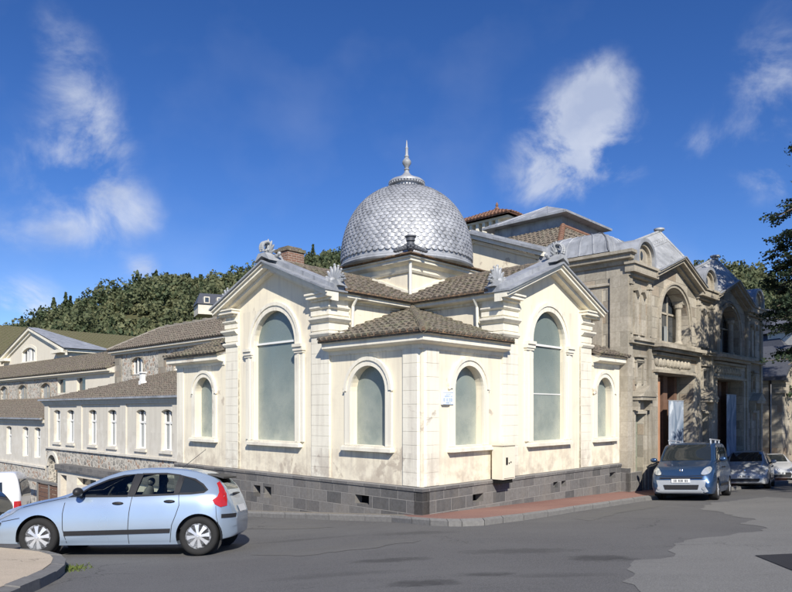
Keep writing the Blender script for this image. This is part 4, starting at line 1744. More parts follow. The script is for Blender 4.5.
# corner pilaster
m.box(9.97, 10.22, -.33, .30, -1.3, 6.9)
m.fbox(FK, .6, .95, 4.2, 6.5, -.05, .02)
m.build('cornice', 'stone_trim', HALL)
m = MB()
m.box(9.96, 10.10, -.37, .4, -1.3, .45).box(9.96, 11.0, -.37, -.26, -1.3, .30)
m.build('plinth', 'plinth', HALL)
m = MB()
FK2 = FK
for (y0, y1) in ((2.7, 6.0), (9.3, 6.0)):
    rake(m, FK, y0, 8.12, y1, 9.35, -.34, -.22, -.12, .02)
    rake(m, FK, y0, 8.12, y1, 9.35, -.20, -.05, -.34, .02)
m.build('gable_moulding', 'trim', HALL)
m = MB()
for (y0, y1) in ((2.7, 6.0), (9.3, 6.0)):
    rake(m, FK, y0, 8.12, y1, 9.35, -.045, .05, -.44, .5)
    rake(m, FK, y0, 8.12, y1, 9.35, .05, .14, -.2, .45)
m.build('gable_coping', 'lead', HALL)
# cream infill of the flank gable
m = MB()
m.plate(FK, [(3.2, 7.9), (8.8, 7.9), (8.8, 7.95), (6.0, 9.0), (3.2, 7.95)], [], -.03, .02)
m.plate(FK, rect(2.95, 9.05, 6.0, 7.9), [], -.03, .02)
m.build('wall', 'plaster', HALL, label='cream plastered gable facing the dome')


# curved lead roofs on the corner bays
def lead_cap(a0, a1, y0, y1, z0, h=1.15, name='lead_roof'):
    m = MB()
    lv = [(0, 0), (.02, .05), (.06, .12), (.10, .38), (.20, .62), (.38, .82), (.65, .95), (1.05, 1.0)]
    n = len(lv)
    mind = min(a1 - a0, y1 - y0) / 2
    rings = []
    for (i_, hh) in lv:
        ins_ = i_ * mind * .95
        rings.append([(a0 + ins_, y0 + ins_, z0 + hh * h), (a1 - ins_, y0 + ins_, z0 + hh * h), (a1 - ins_, y1 - ins_, z0 + hh * h), (a0 + ins_, y1 - ins_, z0 + hh * h)])
    vs = [p for r_ in rings for p in r_]
    fs = []
    for k in range(n - 1):
        for j in range(4):
            fs.append((k * 4 + j, k * 4 + (j + 1) % 4, (k + 1) * 4 + (j + 1) % 4, (k + 1) * 4 + j))
    fs.append((4 * (n - 1), 4 * (n - 1) + 1, 4 * (n - 1) + 2, 4 * (n - 1) + 3))
    m.add(vs, fs)
    # rolls along each face
    for side in range(4):
        A, B = Vector(rings[0][side]), Vector(rings[0][(side + 1) % 4])
        L = (B - A).length
        cnt = max(2, int(L / .55))
        for q in range(0, cnt + 1):
            t = q / cnt
            for k in range(n - 2):
                r0 = Vector(rings[k][side]).lerp(Vector(rings[k][(side + 1) % 4]), t)
                r1 = Vector(rings[k + 1][side]).lerp(Vector(rings[k + 1][(side + 1) % 4]), t)
                m.tube(r0, r1, .028, .028, 6)
    return m.build(name, 'lead', HALL, 35)


lead_cap(9.74, 12.1, .22, 3.0, 7.69, .92)
MB().box(10.1, 11.9, .25, 2.95, 7.2, 7.70).build('wall', 'stone', HALL)
lead_cap(16.2, 18.35, .3, 3.0, 7.4, .9)
lead_cap(22.5, 25.4, .3, 3.0, 7.4, .9)
MB().box(11.95, 25.19, .32, 6, 6.8, 7.24).build('lead_flat', 'lead', HALL)
MB().box(24.8, 25.18, .35, 8, GZ, 7.2).build('wall', 'stone', HALL)
# main tiled roofs
rf = MB()
rf.roof([(10.9, 2.9, 8.0), (24, 2.9, 8.0), (21, 6.0, 9.75), (14.0, 4.4, 9.9)], seed=21) if False else None
T1, T2 = 9.9, 8.05
x0, x1, y0, y1 = 10.4, 23.5, 2.5, 10.2
bx0, bx1, by0, by1 = 14.0, 17.5, 4.35, 8.0
rf.roof([(x0, y0, T2), (x0, y1, T2), (bx0, by1, T1 + .2), (bx0, by0, T1 + .2)], seed=22)
rf.roof([(x0, y0, T2), (bx0, by0, T1 + .2), (bx1, by0, T1 + .2), (x1, y0, T2)], seed=23)
rf.build('roof', 'tile_brown', HALL)
m = MB()
for i in range(14):
    a = Vector((x0, y0, T2 + .08)).lerp(Vector((bx0, by0, T1 + .28)), i / 14)
    b = Vector((x0, y0, T2 + .08)).lerp(Vector((bx0, by0, T1 + .28)), (i + 1) / 14)
    m.tube(a, b, .12, .10, 10)
m.tube((bx0, by0 - .03, T1 + .22), (bx1, by0 - .03, T1 + .22), .11, .11, 8)
m.build('ridge_tiles', 'tile_red', HALL)
# clerestory lantern with zinc hipped roof
m = MB()
m.box(bx0 + .1, bx1 - .1, by0 + .1, by1 - .1, 9.3, 10.78)
m.build('lantern_wall', 'lead', HALL)
m = MB()
zb, za = 10.72, 11.72
q = [(bx0 - .35, by0 - .35, zb), (bx1 + .35, by0 - .35, zb), (bx1 + .35, by1 + .3, zb), (bx0 - .35, by1 + .3, zb)]
r0, r1 = (15.7, 6.1, za), (16.3, 6.1, za)
m.add(q + [r0, r1] + [(a, b, c - .09) for a, b, c in q], [(0, 1, 5, 4), (1, 2, 5), (2, 3, 4, 5), (3, 0, 4), (0, 6, 7, 1), (1, 7, 8, 2), (2, 8, 9, 3), (3, 9, 6, 0), (6, 9, 8, 7)])
for t in (.2, .4, .6, .8):
    m.tube(Vector(q[3]).lerp(Vector(q[0]), t), Vector(r0), .02, .02, 5)
m.build('lantern_roof', 'lead', HALL)
# downpipe on the flank
m = MB()
m.pipe([(9.9, 2.55, 7.5), (9.94, 2.5, 7.3), (9.94, 2.25, 6.9), (9.98, 2.2, 6.6), (9.98, 2.2, 5.0)], .05)
m.build('downpipe', 'zincpipe', HALL)

# red tiled tower behind
TW = thing('tower', 'small cream tower with bracketed eaves and red tiled pyramid roof rising behind the hall', 'tower', wl(16.4, 8.9, 0), BROT)
m = MB()
m.box(0, 3.2, 0, 3.2, 7.0, 11.9)
m.build('wall', 'plaster_far', TW)
m = MB()
for i in range(8):
    a = .1 + i * .40
    for (lo, hi) in ((.0, .14),):
        m.box(-.45, .05, a, a + .16, 11.25, 11.75)
        m.box(a, a + .16, -.45, .05, 11.25, 11.75)
        m.box(-.3, .05, a + .02, a + .14, 11.05, 11.25)
        m.box(a + .02, a + .14, -.3, .05, 11.05, 11.25)
m.build('eaves_bracket', 'trim', TW)
m = MB()
m.sweep([(0, 0), (3.2, 0), (3.2, 3.2), (0, 3.2)], [(-.1, 11.75), (.5, 11.75), (.5, 11.85), (-.1, 11.9)], True)
m.sweep([(0, 0), (3.2, 0), (3.2, 3.2), (0, 3.2)], [(-.05, 10.9), (.12, 10.9), (.12, 11.03), (-.05, 11.03)], True)
m.build('cornice', 'trim', TW)
rf = MB()
q = [(-.75, -.75, 11.92), (3.95, -.75, 11.92), (3.95, 3.95, 11.92), (-.75, 3.95, 11.92)]
apx = (1.6, 1.6, 12.95)
for i in range(4):
    rf.roof([q[i], q[(i + 1) % 4], apx], seed=30 + i)
rfo = rf.build('roof', 'tile_red', TW)
m = MB()
m.lathe([(.14, 12.9), (.12, 13.05), (.05, 13.1), (.08, 13.2), (.02, 13.35)], (1.6, 1.6, 0), 12)
m.build('finial', 'tile_red', rfo)

# small gabled annexe at the far end of the hall
AN = thing('gabled_annexe', 'low stone annexe with slate gable and arched window at the far end of the street', 'building', C0, BROT)
MB().plate(FS, [(28.6, -4), (33.6, -4), (33.6, 4.1), (31.1, 5.75), (28.6, 4.1)], [arch(31.2, 1.6, .2, 4.0)], -.1, .4).build('wall', 'stone', AN)
MB().box(28.6, 29.0, .3, 6, -4, 4.0).box(25.2, 28.6, 1.0, 1.4, -4, 3.6).build('wall', 'stone', AN)
m = MB()
half_round(m, FS, 31.2, 3.2, .82, 1.05, -.18, -.08)
for k in (-1, 1):
    m.fbox(FS, 31.2 + k * .93 - .11, 31.2 + k * .93 + .11, .0, 3.2, -.18, -.08)
m.fbox(FS, 28.4, 29.2, 3.9, 4.1, -.4, .2)
m.fbox(FS, 28.5, 29.1, 3.3, 3.45, -.3, .2)
m.build('carved_bay', 'stone_trim', AN)
m = MB()
for (a, b) in ((28.3, 31.1), (33.9, 31.1)):
    rake(m, FS, a, 4.1, b, 5.95, -.1, .08, -.35, 5)
m.build('roof', 'slate', AN)
m = MB()
m.lathe([(.1, 5.9), (.12, 6.1), (.05, 6.2), (.12, 6.35), (.02, 6.6)], FS(31.1, 0, -.2), 10)
m.build('finial', 'stone_trim', AN)
m = MB()
m.plate(FS, arch(31.2, 1.58, .2, 4.0), [], .2, .22)
m.build('window', 'pane', AN)

# slate roofed house beyond
SH = thing('slate_house', 'house with dark slate roof and white framed dormer window beyond the stone hall', 'house', (27.5, 47, 0), R(20))
MB().box(0, 16, 0, 9, -5, 5.75).build('wall', 'plaster_far', SH)
MB().box(-.2, 16.2, -.25, 9.2, 5.7, 5.95).build('cornice', 'trim', SH)
m = MB()
q = [(-.4, -.4, 5.96), (16.4, -.4, 5.96), (16.4, 9.4, 5.96), (-.4, 9.4, 5.96)]
m.add(q + [(2.2, 4.5, 10.2), (14, 4.5, 10.2)], [(0, 1, 5, 4), (1, 2, 5), (2, 3, 4, 5), (3, 0, 4), (0, 3, 2, 1)])
m.build('roof', 'slate', SH)
m = MB()
m.box(.6, 2.3, .3, 2.5, 5.9, 8.0)
dm = m.build('dormer', 'trim', SH)
MB().box(.9, 2.0, .22, .29, 6.25, 7.7).build('pane', 'white', dm)
m = MB()
m.add([(.4, .1, 8.0), (2.5, .1, 8.0), (2.5, 3.2, 8.0), (.4, 3.2, 8.0), (1.45, .1, 8.5), (1.45, 3.2, 8.5)], [(0, 1, 4), (1, 2, 5, 4), (2, 3, 5), (3, 0, 4, 5), (0, 3, 2, 1)])
m.build('dormer_roof', 'slate', dm)

# ================================================================ LEFT WINGS
WG = thing('bath_wing', 'grey rendered wing with tall narrow windows and rubble base behind the blue car', 'building', C0, BROT)
FW = Fr((3, 0, 0), (0, 1, 0), (-1, 0, 0))


def tall_windows(parent, F, spec, z0, z1, holes_only=False):
    hs = []
    for (c, w) in spec:
        hs.append(arch(c, w, z0, z1, flat=.10))
    return hs


def scol(px, d):
    a = (px - 396) / 677
    X, Y = .59 + .687 * d, 15.4 + .727 * d
    return (X - a * Y) / (.727 + .687 * a)


W1 = [scol(p, 3) for p in (166.5, 141, 112, 92.5, 70.5, 57)]
hs = [arch(c, .95, .60, 2.42, flat=.10) for c in W1]
aw = scol(52.5, 3)
MB().plate(FW, rect(11.5, 31.6, .26, 2.92), hs, 0, .4).build('wall', 'render_grey', WG)
MB().plate(FW, rect(11.5, 31.6, -4.5, .255), [arch(aw, 1.3, -2.6, -.15)], .02, .45).build('wall', 'rubble', WG, label='rubble stone base of the wing')
m = MB()
m.fbox(FW, 11.5, 31.6, .20, .30, -.08, .02)
for c in (scol(177, 3) - .0, 15.6, scol(124, 3), scol(80, 3), 31.35):
    m.fbox(FW, c - .3, c + .3, .30, 2.75, -.06, .02)
for c in W1:
    m.fbox(FW, c - .58, c + .58, .48, .60, -.09, .02)
m.fbox(FW, 11.5, 31.7, 2.70, 2.80, -.12, .02)
m.fbox(FW, 11.5, 31.8, 2.80, 2.93, -.17, .02)
half_round(m, FW, aw, -.80, .66, .86, -.06, .04)
m.build('cornice', 'render_grey', WG)


def wing_window(parent, F, c, w, z0, z1, d=.16):
    m = MB()
    m.plate(F, arch(c, w - .01, z0, z1, flat=.1), [], d + .06, d + .08)
    wn = m.build('window', 'pane', parent)
    m = MB()
    r = w / 2
    zt = z0 + (z1 - z0) * .68
    for a in (c - r + .055, c, c + r - .055):
        m.fbox(F, a - .05, a + .05, z0 + .01, z1 - .1, d, d + .05)
    m.fbox(F, c - r + .01, c + r - .01, zt - .05, zt + .05, d - .012, d + .05)
    m.fbox(F, c - r + .01, c + r - .01, z0 + .01, z0 + .09, d - .01, d + .05)
    m.build('frame', 'white', wn)
    m = MB()
    m.fbox(F, c - r + .1, c + r - .1, z0 + .1, zt - .05, d + .045, d + .055)
    m.build('curtain', 'pane_light', wn)


for c in W1:
    wing_window(WG, FW, c, .95, .60, 2.42)
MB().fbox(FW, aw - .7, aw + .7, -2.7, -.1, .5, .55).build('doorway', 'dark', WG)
rf = MB()
rf.roof([(2.82, 11.5, 2.96), (2.82, 32.0, 2.96), (8.0, 26.0, 4.62), (8.0, 11.5, 4.62)], spacing=.24, course=.4, r=.085, seed=40)
rf.roof([(2.82, 32.0, 2.96), (8.0, 32.2, 2.96), (8.0, 26.0, 4.62)], spacing=.24, course=.4, r=.085, seed=41)
rf.build('roof', 'tile_brown', WG)
m = MB()
m.box(2.68, 2.84, 11.5, 32.0, 2.93, 3.02)
m.build('gutter', 'lead', WG)
# vent pot on the roof
m = MB()
vx, vy = 5.2, scol(142.5, 5.2)
m.box(vx - .15, vx + .15, vy - .15, vy + .15, 3.6, 3.95)
m.box(vx - .11, vx + .11, vy - .11, vy + .11, 3.95, 4.35)
m.box(vx - .17, vx + .17, vy - .17, vy + .17, 4.35, 4.42)
m.build('chimney', 'white', WG)

# lower section further left
WL = thing('lower_wing', 'lowest grey wing with slim windows at the far left beyond the arched doorway', 'building', C0, BROT)
W2 = [scol(p, 3) for p in (36.5, 24.5, 8, -8)]
hs = [arch(c, 1.0, -.45, 1.38, flat=.1) for c in W2]
MB().plate(FW, rect(31.75, 58, -.95, 1.86), hs, .05, .4).build('wall', 'render_grey', WL)
MB().plate(FW, rect(31.75, 58, -5.5, -.96), [], .03, .4).build('wall', 'rubble', WL, label='rubble stone base of the lower wing')
FW2 = Fr((3.05, 0, 0), (0, 1, 0), (-1, 0, 0))
for c in W2:
    wing_window(WL, FW2, c, 1.0, -.45, 1.38)
m = MB()
m.fbox(FW2, 31.75, 58, -1.0, -.88, -.09, .02)
m.fbox(FW2, 31.75, 58, 1.66, 1.84, -.16, .02)
m.build('cornice', 'render_grey', WL)
rf = MB()
rf.roof([(2.75, 31.75, 1.88), (2.75, 58, 1.88), (8, 58, 3.3), (8, 31.75, 3.3)], spacing=.26, course=.42, r=.09, seed=42)
rf.build('roof', 'tile_brown', WL)
MB().box(2.70, 2.86, 31.75, 58, 1.85, 1.95).build('gutter', 'lead', WL)

# rubble building behind, with the big tiled roof
RB = thing('rubble_building', 'rubble stone building with arched windows and hipped tile roof between the wing and the pavilion', 'building', C0, BROT)
FB = Fr((8, 0, 0), (0, 1, 0), (-1, 0, 0))
sw_ = [scol(137.5, 8), scol(180, 8), 19]
MB().plate(FB, rect(9, 33.6, 0, 6.1), [arch(c, 1.5, 4.62, 5.72, flat=.25) for c in sw_], 0, .4).build('wall', 'rubble', RB)
for c in sw_:
    m = MB()
    m.plate(FB, arch(c, 1.5, 4.62, 5.72, flat=.25), [], .2, .22)
    wn = m.build('window', 'pane', RB)
    m = MB()
    for a in (c - .7, c - .25, c + .25, c + .7):
        m.fbox(FB, a - .055, a + .055, 4.62, 5.68, .13, .19)
    m.fbox(FB, c - .7, c + .7, 4.63, 4.70, .13, .19)
    m.build('frame', 'white', wn)
    m = MB()
    for i in range(7):
        t = R(40 + i * 14.3)
    m.plate(FB, [(p[0] + (.14 if p[0] > c else -.14), p[1]) for p in arch(c, 1.5, 4.62, 5.88, flat=.27)], [arch(c, 1.49, 4.63, 5.71, flat=.25)], -.03, .03)
    m.build('window_surround', 'stone', wn)
m = MB()
m.fbox(FB, 9, 33.9, 5.98, 6.12, -.18, .02)
m.fbox(FB, 9, 34.0, 6.12, 6.25, -.34, .02)
m.fbox(FB, 9, 33.6, 4.60, 4.72, -.06, .02) if False else None
m.build('cornice', 'plaster_far', RB)
MB().fbox(FB, 32.7, 33.62, 0, 6.05, -.05, .02).build('quoin', 'stone', RB)
MB().fbox(FB, 26.9, 27.8, 4.5, 6.0, -.04, .02).build('quoin', 'stone', RB)
rf = MB()
rf.roof([(7.6, 34.0, 6.27), (7.6, 9, 6.27), (10.5, 9, 7.85), (10.5, 32.4, 7.85)], spacing=.26, course=.42, r=.09, seed=43)
rf.roof([(7.6, 34.0, 6.27), (10.5, 32.4, 7.85), (13.5, 34.0, 6.27)], spacing=.26, course=.42, r=.09, seed=44)
rf.build('roof', 'tile_brown', RB)
m = MB()
for i in range(60):
    if i % 3 == 0:
        m.box(10.36, 10.64, 9 + i * .39, 9 + i * .39 + .36, 7.84, 8.02)
    m.tube((10.5, 9 + i * .39, 7.88), (10.5, 9 + i * .39 + .4, 7.88), .12, .10, 8)
m.tube((7.6, 34.0, 6.32), (10.5, 32.4, 7.9), .10, .10, 8)
m.build('ridge_tiles', 'pave_grey', RB)

# middle long building
MBD = thing('middle_building', 'long middle building with small windows and brown tile roof below the cream gable', 'building', C0, BROT)
sc = [scol(p, 8) for p in (4, 22.5, 45.5)]
sq = [scol(61.5, 8), scol(81, 8)]
sp_ = scol(57.5, 8)
MB().plate(FB, rect(sp_, 80, 0, 5.0), [arch(c, 1.9, 3.15, 4.55, flat=.3) for c in sc], 0, .4).build('wall', 'rubble', MBD)
MB().plate(FB, rect(33.65, sp_ - .01, 0, 5.0), [rect(c - .75, c + .75, 3.72, 4.72) for c in sq], 0, .4).build('wall', 'plaster_far', MBD)
for c in sc:
    m = MB()
    m.plate(FB, arch(c, 1.9, 3.15, 4.55, flat=.3), [], .2, .22)
    wn = m.build('window', 'pane_light', MBD)
    m = MB()
    m.plate(FB, [(p[0] + (.18 if p[0] > c else -.18), p[1]) for p in arch(c, 1.9, 3.15, 4.75, flat=.32)], [arch(c, 1.88, 3.16, 4.54, flat=.3)], -.03, .03)
    m.fbox(FB, c - .05, c + .05, 3.2, 4.5, .14, .19)
    m.build('window_surround', 'stone', wn)
for c in sq:
    MB().fbox(FB, c - .74, c + .74, 3.73, 4.71, .2, .22).build('window', 'pane', MBD)
m = MB()
m.fbox(FB, 33.7, 80, 4.88, 5.0, -.2, .02)
m.fbox(FB, 34.05, 80, 5.0, 5.14, -.36, .02)
m.build('cornice', 'plaster_far', MBD)
rf = MB()
rf.roof([(7.6, 34.1, 5.16), (7.6, 80, 5.16), (13, 80, 7.25), (13, 34.1, 7.25)], spacing=.34, course=.5, r=.12, seed=45)
rf.build('roof', 'tile', MBD)

# cream gabled building
CG = thing('cream_gable_building', 'cream building with wide low gable, segmental window and grey lead roof at the upper left', 'building', C0, BROT)
FG = Fr((13, 0, 0), (0, 1, 0), (-1, 0, 0))
wc = scol(29, 13)
MB().plate(FG, [(55.4, 0), (72.7, 0), (72.7, 8.0), (64.05, 10.55), (55.4, 8.0)], [arch(wc, 3.7, 7.45, 8.85, flat=.4)], 0, .4).build('wall', 'plaster_far', CG)
MB().box(13.05, 20, 55.4, 55.8, 0, 8.1).build('wall', 'plaster_far', CG)
m = MB()
m.plate(FG, arch(wc, 3.7, 7.45, 8.85, flat=.4), [], .25, .27)
wn = m.build('window', 'pane', CG)
m = MB()
for a in (-1.8, -.9, 0, .9, 1.8):
    m.fbox(FG, wc + a - .09, wc + a + .09, 7.47, 8.75, .15, .24)
m.fbox(FG, wc - .35, wc + .35, 7.47, 8.75, .12, .22)
m.build('frame', 'white', wn)
m = MB()
m.fbox(FG, wc - 2.1, wc + 2.1, 7.3, 7.45, -.12, .02)
m.plate(FG, [(p[0] + (.25 if p[0] > wc else -.25), p[1]) for p in arch(wc, 3.7, 7.45, 9.1, flat=.42)], [arch(wc, 3.68, 7.46, 8.84, flat=.4)], -.05, .03)
m.build('window_surround', 'trim', wn)
m = MB()
for (a, b) in ((54.9, 64.05), (73.2, 64.05)):
    rake(m, FG, a, 8.05, b, 10.75, -.50, -.22, -.15, .02)
    rake(m, FG, a, 8.05, b, 10.75, -.22, 0, -.35, .02)
m.fbox(FG, 54.9, 57.4, 7.75, 8.05, -.6, .02)
m.fbox(FG, 70.6, 73.2, 7.75, 8.05, -.6, .02)
m.box(13, 20, 55.0, 55.4, 7.85, 8.12)
m.build('cornice', 'trim', CG)
m = MB()
m.add([(12.6, 54.7, 8.18), (17.3, 54.7, 8.18), (13.6, 64.05, 10.85), (12.6, 64.05, 10.85), (17, 73, 8.18), (12.6, 73.4, 8.18)],
      [(0, 1, 2, 3), (3, 2, 4, 5), (1, 4, 2)])
m.build('roof', 'lead', CG)

# big brown roof building behind
BR = thing('brown_roof_building', 'large building at the foot of the hill showing only its wide mossy olive roof', 'building', C0, BROT)
rf = MB()
rf.roof([(6, 74, 8.6), (48, 74, 8.6), (44, 86, 13.3), (6, 86, 13.3)], spacing=.45, course=.7, r=.09, seed=46)
rf.build('roof', 'tile_olive', BR)
MB().box(6.5, 47, 74.6, 97, 0, 8.7).build('wall', 'plaster_far', BR)

# low wall with coping, gate
LW = thing('coped_wall', 'low cream wall with dark stone coping and openings between the cars and the grey wing', 'wall', C0, BROT)
FLW = Fr((2.0, 0, 0), (0, 1, 0), (-1, 0, 0))
e0, e1 = 14.0, scol(57.5, 2)
MB().plate(FLW, rect(e0, e1, -4.5, -.72), [rect(scol(66.5, 2), scol(60.5, 2), -3.5, -.95), rect(scol(96, 2), scol(77, 2), -1.32, -.95)], 0, .3).build('wall', 'plaster_far', LW)
m = MB()
x = e0
while x < e1:
    m.fbox(FLW, x + .01, min(x + 1.1, e1 + .1) - .01, -.72, -.42, -.12, .42)
    x += 1.1
m.build('coping', 'plinth', LW)
m = MB()
m.fbox(FLW, scol(67, 2), scol(60, 2), -3.6, -.9, .33, .38).fbox(FLW, scol(97, 2), scol(76, 2), -1.4, -.9, .33, .38)
m.build('opening', 'pane', LW)
GT = thing('board_gate', 'brown horizontal board gate in front of the arched doorway beside the white van', 'gate', C0, BROT)
m = MB()
for i in range(9):
    m.fbox(Fr((2.2, 0, 0), (0, 1, 0), (-1, 0, 0)), e1 + .15, e1 + 3.4, -3.8 + i * .24, -3.8 + i * .24 + .21, 0, .05)
m.build('board_panel', 'wood', GT)
m = MB()
for a in (e1 + .12, e1 + 1.7, e1 + 3.4):
    m.box(2.15, 2.3, a - .07, a + .07, -4.3, -1.5)
m.box(2.12, 2.32, e1 + .1, e1 + 6.5, -1.62, -1.5)
m.build('post', 'kerb', GT)

# ================================================================ HILL
RX = [(-300, 345), (-60, 338), (0, 333), (20, 327), (40, 318), (75, 303), (110, 292), (150, 281), (185, 277), (230, 279), (262, 268), (300, 262), (340, 256), (420, 252), (500, 262),
      (600, 270), (692, 270), (720, 268), (757, 274), (778, 288), (840, 280), (1000, 270), (1300, 300)]


def ridge_z(X):
    px = X / 250 * 677 + 396
    for (a, b), (c, d) in zip(RX, RX[1:]):
        if a <= px <= c:
            y = b + (d - b) * (px - a) / (c - a)
            return EYE + (411 - y) / 2.708 - 3.5
    return EYE + (411 - (RX[0][1] if px < 0 else RX[-1][1])) / 2.708 - 3.5


def hz(X, Y):
    r = ridge_z(X * 250 / max(140, Y) if Y < 250 else X)
    t = (Y - 105) / (250 - 105)
    base = -4
    if t <= 0:
        return base - 1
    n = 2.2 * math.sin(X * .06 + Y * .05) + 1.5 * math.sin(X * .13 - Y * .09)
    if t <= 1:
        return base + (r - base) * (sm(t) * .35 + t * .65) + n * (1 - t) * t * 4
    return r - (Y - 250) * .12


mb = MB()
xs = frange(-330, 330, 6)
ys = frange(100, 330, 6)
nx = len(xs)
mb.add([(x, y, hz(x, y)) for y in ys for x in xs], [(j * nx + i, j * nx + i + 1, (j + 1) * nx + i + 1, (j + 1) * nx + i) for j in range(len(ys) - 1) for i in range(nx - 1)])
M['hillside'] = simple('hillside_scrub', (.085, .085, .04), .95, 0, .2, .5, .08, .3)
struct('hill', mb, 'hillside', 'all')


def np_mesh(name, verts, quads, tint, mat, parent=None):
    me = bpy.data.meshes.new(name)
    nv, nf = len(verts), len(quads)
    k = quads.shape[1]
    me.vertices.add(nv)
    me.vertices.foreach_set('co', verts.astype(np.float32).ravel())
    me.loops.add(nf * k)
    me.loops.foreach_set('vertex_index', quads.astype(np.int32).ravel())
    me.polygons.add(nf)
    me.polygons.foreach_set('loop_start', np.arange(0, nf * k, k, dtype=np.int32))
    me.polygons.foreach_set('loop_total', np.full(nf, k, dtype=np.int32))
    me.update(calc_edges=True)
    at = me.attributes.new('tint', 'FLOAT', 'POINT')
    at.data.foreach_set('value', tint.astype(np.float32))
    me.materials.append(M[mat])
    o = bpy.data.objects.new(name, me)
    COL.objects.link(o)
    if parent:
        o.parent = parent
    return o


def leaf_quads(cs, size, rng, flat=0.):
    """random small quads around the centres cs; returns verts, quads"""
    n = len(cs)
    a = rng.normal(size=(n, 3))
    a[:, 2] *= (1 - flat)
    a /= np.linalg.norm(a, axis=1)[:, None]
    b = rng.normal(size=(n, 3))
    b[:, 2] *= (1 - flat)
    b -= a * (a * b).sum(1)[:, None]
    b /= np.linalg.norm(b, axis=1)[:, None]
    sz = size * rng.uniform(.55, 1.3, n)[:, None]
    a, b = a * sz, b * sz * .7
    v = np.stack([cs - a, cs + b, cs + a * .8, cs - b], 1).reshape(-1, 3)
    return v, np.arange(n * 4).reshape(-1, 4)


rng = np.random.default_rng(7)
V_, Q_, T_ = [], [], []
off = 0
trees = []
for x in np.arange(-190, 190, 4.4):
    for y in np.arange(112, 262, 5.2):
        X, Y = x + rng.uniform(-2, 2), y + rng.uniform(-2.4, 2.4)
        px = X / Y * 677 + 396
        if not ((-10 < px < 365) or (660 < px < 812)):
            continue
        # a thinner scrubby clearing with rocks on the left spur
        scrub = 95 < px < 250 and Y > 150 and math.sin(px * .05 + Y * .07) > .1
        trees.append((X, Y, scrub))
for (X, Y, scrub) in trees:
    z0 = hz(X, Y)
    h = rng.uniform(3.2, 5.2) if scrub else rng.uniform(4.5, 8.5)
    r = h * rng.uniform(.38, .55)
    n = int(90 + 110 * (h / 8))
    con = rng.random() < .09
    nl = 5
    lob = rng.normal(size=(nl, 3)) * np.array([.42, .42, .32]) * r
    which = rng.integers(0, nl, n)
    d = rng.normal(size=(n, 3))
    d /= np.linalg.norm(d, axis=1)[:, None]
    rad = r * .62 * rng.uniform(.65, 1.05, n)[:, None]
    c = lob[which] + d * rad
    if con:
        t = rng.uniform(0, 1, n)
        ang = rng.uniform(0, 6.283, n)
        rr = r * .62 * (1 - t) * rng.uniform(.6, 1.1, n)
        c = np.stack([rr * np.cos(ang), rr * np.sin(ang), (t - .4) * h * 1.15], 1)
    c[:, 2] *= 1.0
    c += np.array([X, Y, z0 + h * .48])
    v, q = leaf_quads(c, .62, rng)
    V_.append(v)
    Q_.append(q + off)
    off += len(v)
    tn = rng.uniform(.0, .75) + (.25 if scrub else 0)
    if con:
        tn *= .3
    T_.append(np.repeat(np.clip(tn + rng.normal(0, .12, n), 0, 1.2), 4))
o = np_mesh('forest', np.concatenate(V_), np.concatenate(Q_), np.concatenate(T_), 'forest')
o['kind'] = 'stuff'
o['label'] = 'dense mixed wood covering the hill behind the buildings'

# rocks on the spur
mb = MB()
rk_ = random.Random(4)
for i in range(70):
    px = rk_.uniform(62, 112)
    Y = rk_.uniform(128, 150)
    X = (px - 396) / 677 * Y
    z = hz(X, Y)
    s_ = rk_.uniform(.6, 1.6)
    rot = Matrix.Rotation(rk_.uniform(0, 6), 3, Vector((rk_.random(), rk_.random(), rk_.random())).normalized())
    mb.ball((X, Y, z + s_ * .6), (s_, s_ * .7, s_ * 1.1), 6, 4, rot)
o = mb.build('rock_outcrop', 'rock')
o['kind'] = 'stuff'
o['label'] = 'pale rocks showing through the trees low on the hill'

# house on the hill
hx, hy = -.272 * 150, 150
HH = thing('hill_house', 'white house with dark slate roof half hidden in the wood on the hill', 'house', (hx, hy, 24.9), R(25))
MB().box(-3.4, 3.4, -3, 3, -1.6, .6).build('wall', 'plaster_far', HH)
MB().box(3.4, 11, -2.5, 3, -6, -1.2).build('wall', 'plaster_far', HH)
m = MB()
m.add([(-3.7, -3.3, .6), (3.7, -3.3, .6), (3.7, 3.3, .6), (-3.7, 3.3, .6), (-2.6, 0, 3.4), (2.6, 0, 3.4)], [(0, 1, 5, 4), (1, 2, 5), (2, 3, 4, 5), (3, 0, 4), (0, 3, 2, 1)])
m.add([(3.4, -2.8, -1.2), (11.4, -2.8, -1.8), (11.4, 3.3, -1.2), (3.4, 3.3, -1.2), (3.4, 0, .8), (9, 0, .2)], [(0, 1, 5, 4), (1, 2, 5), (2, 3, 4, 5), (3, 0, 4), (0, 3, 2, 1)])
m.build('roof', 'slate', HH)
for a in (-1.6, 1.2):
    d = MB().box(a - .6, a + .6, -3.2, -1.5, .8, 2.2).build('dormer', 'plaster_far', HH)
    MB().box(a - .4, a + .4, -3.25, -3.21, 1.0, 2.0).build('pane', 'pane', d)

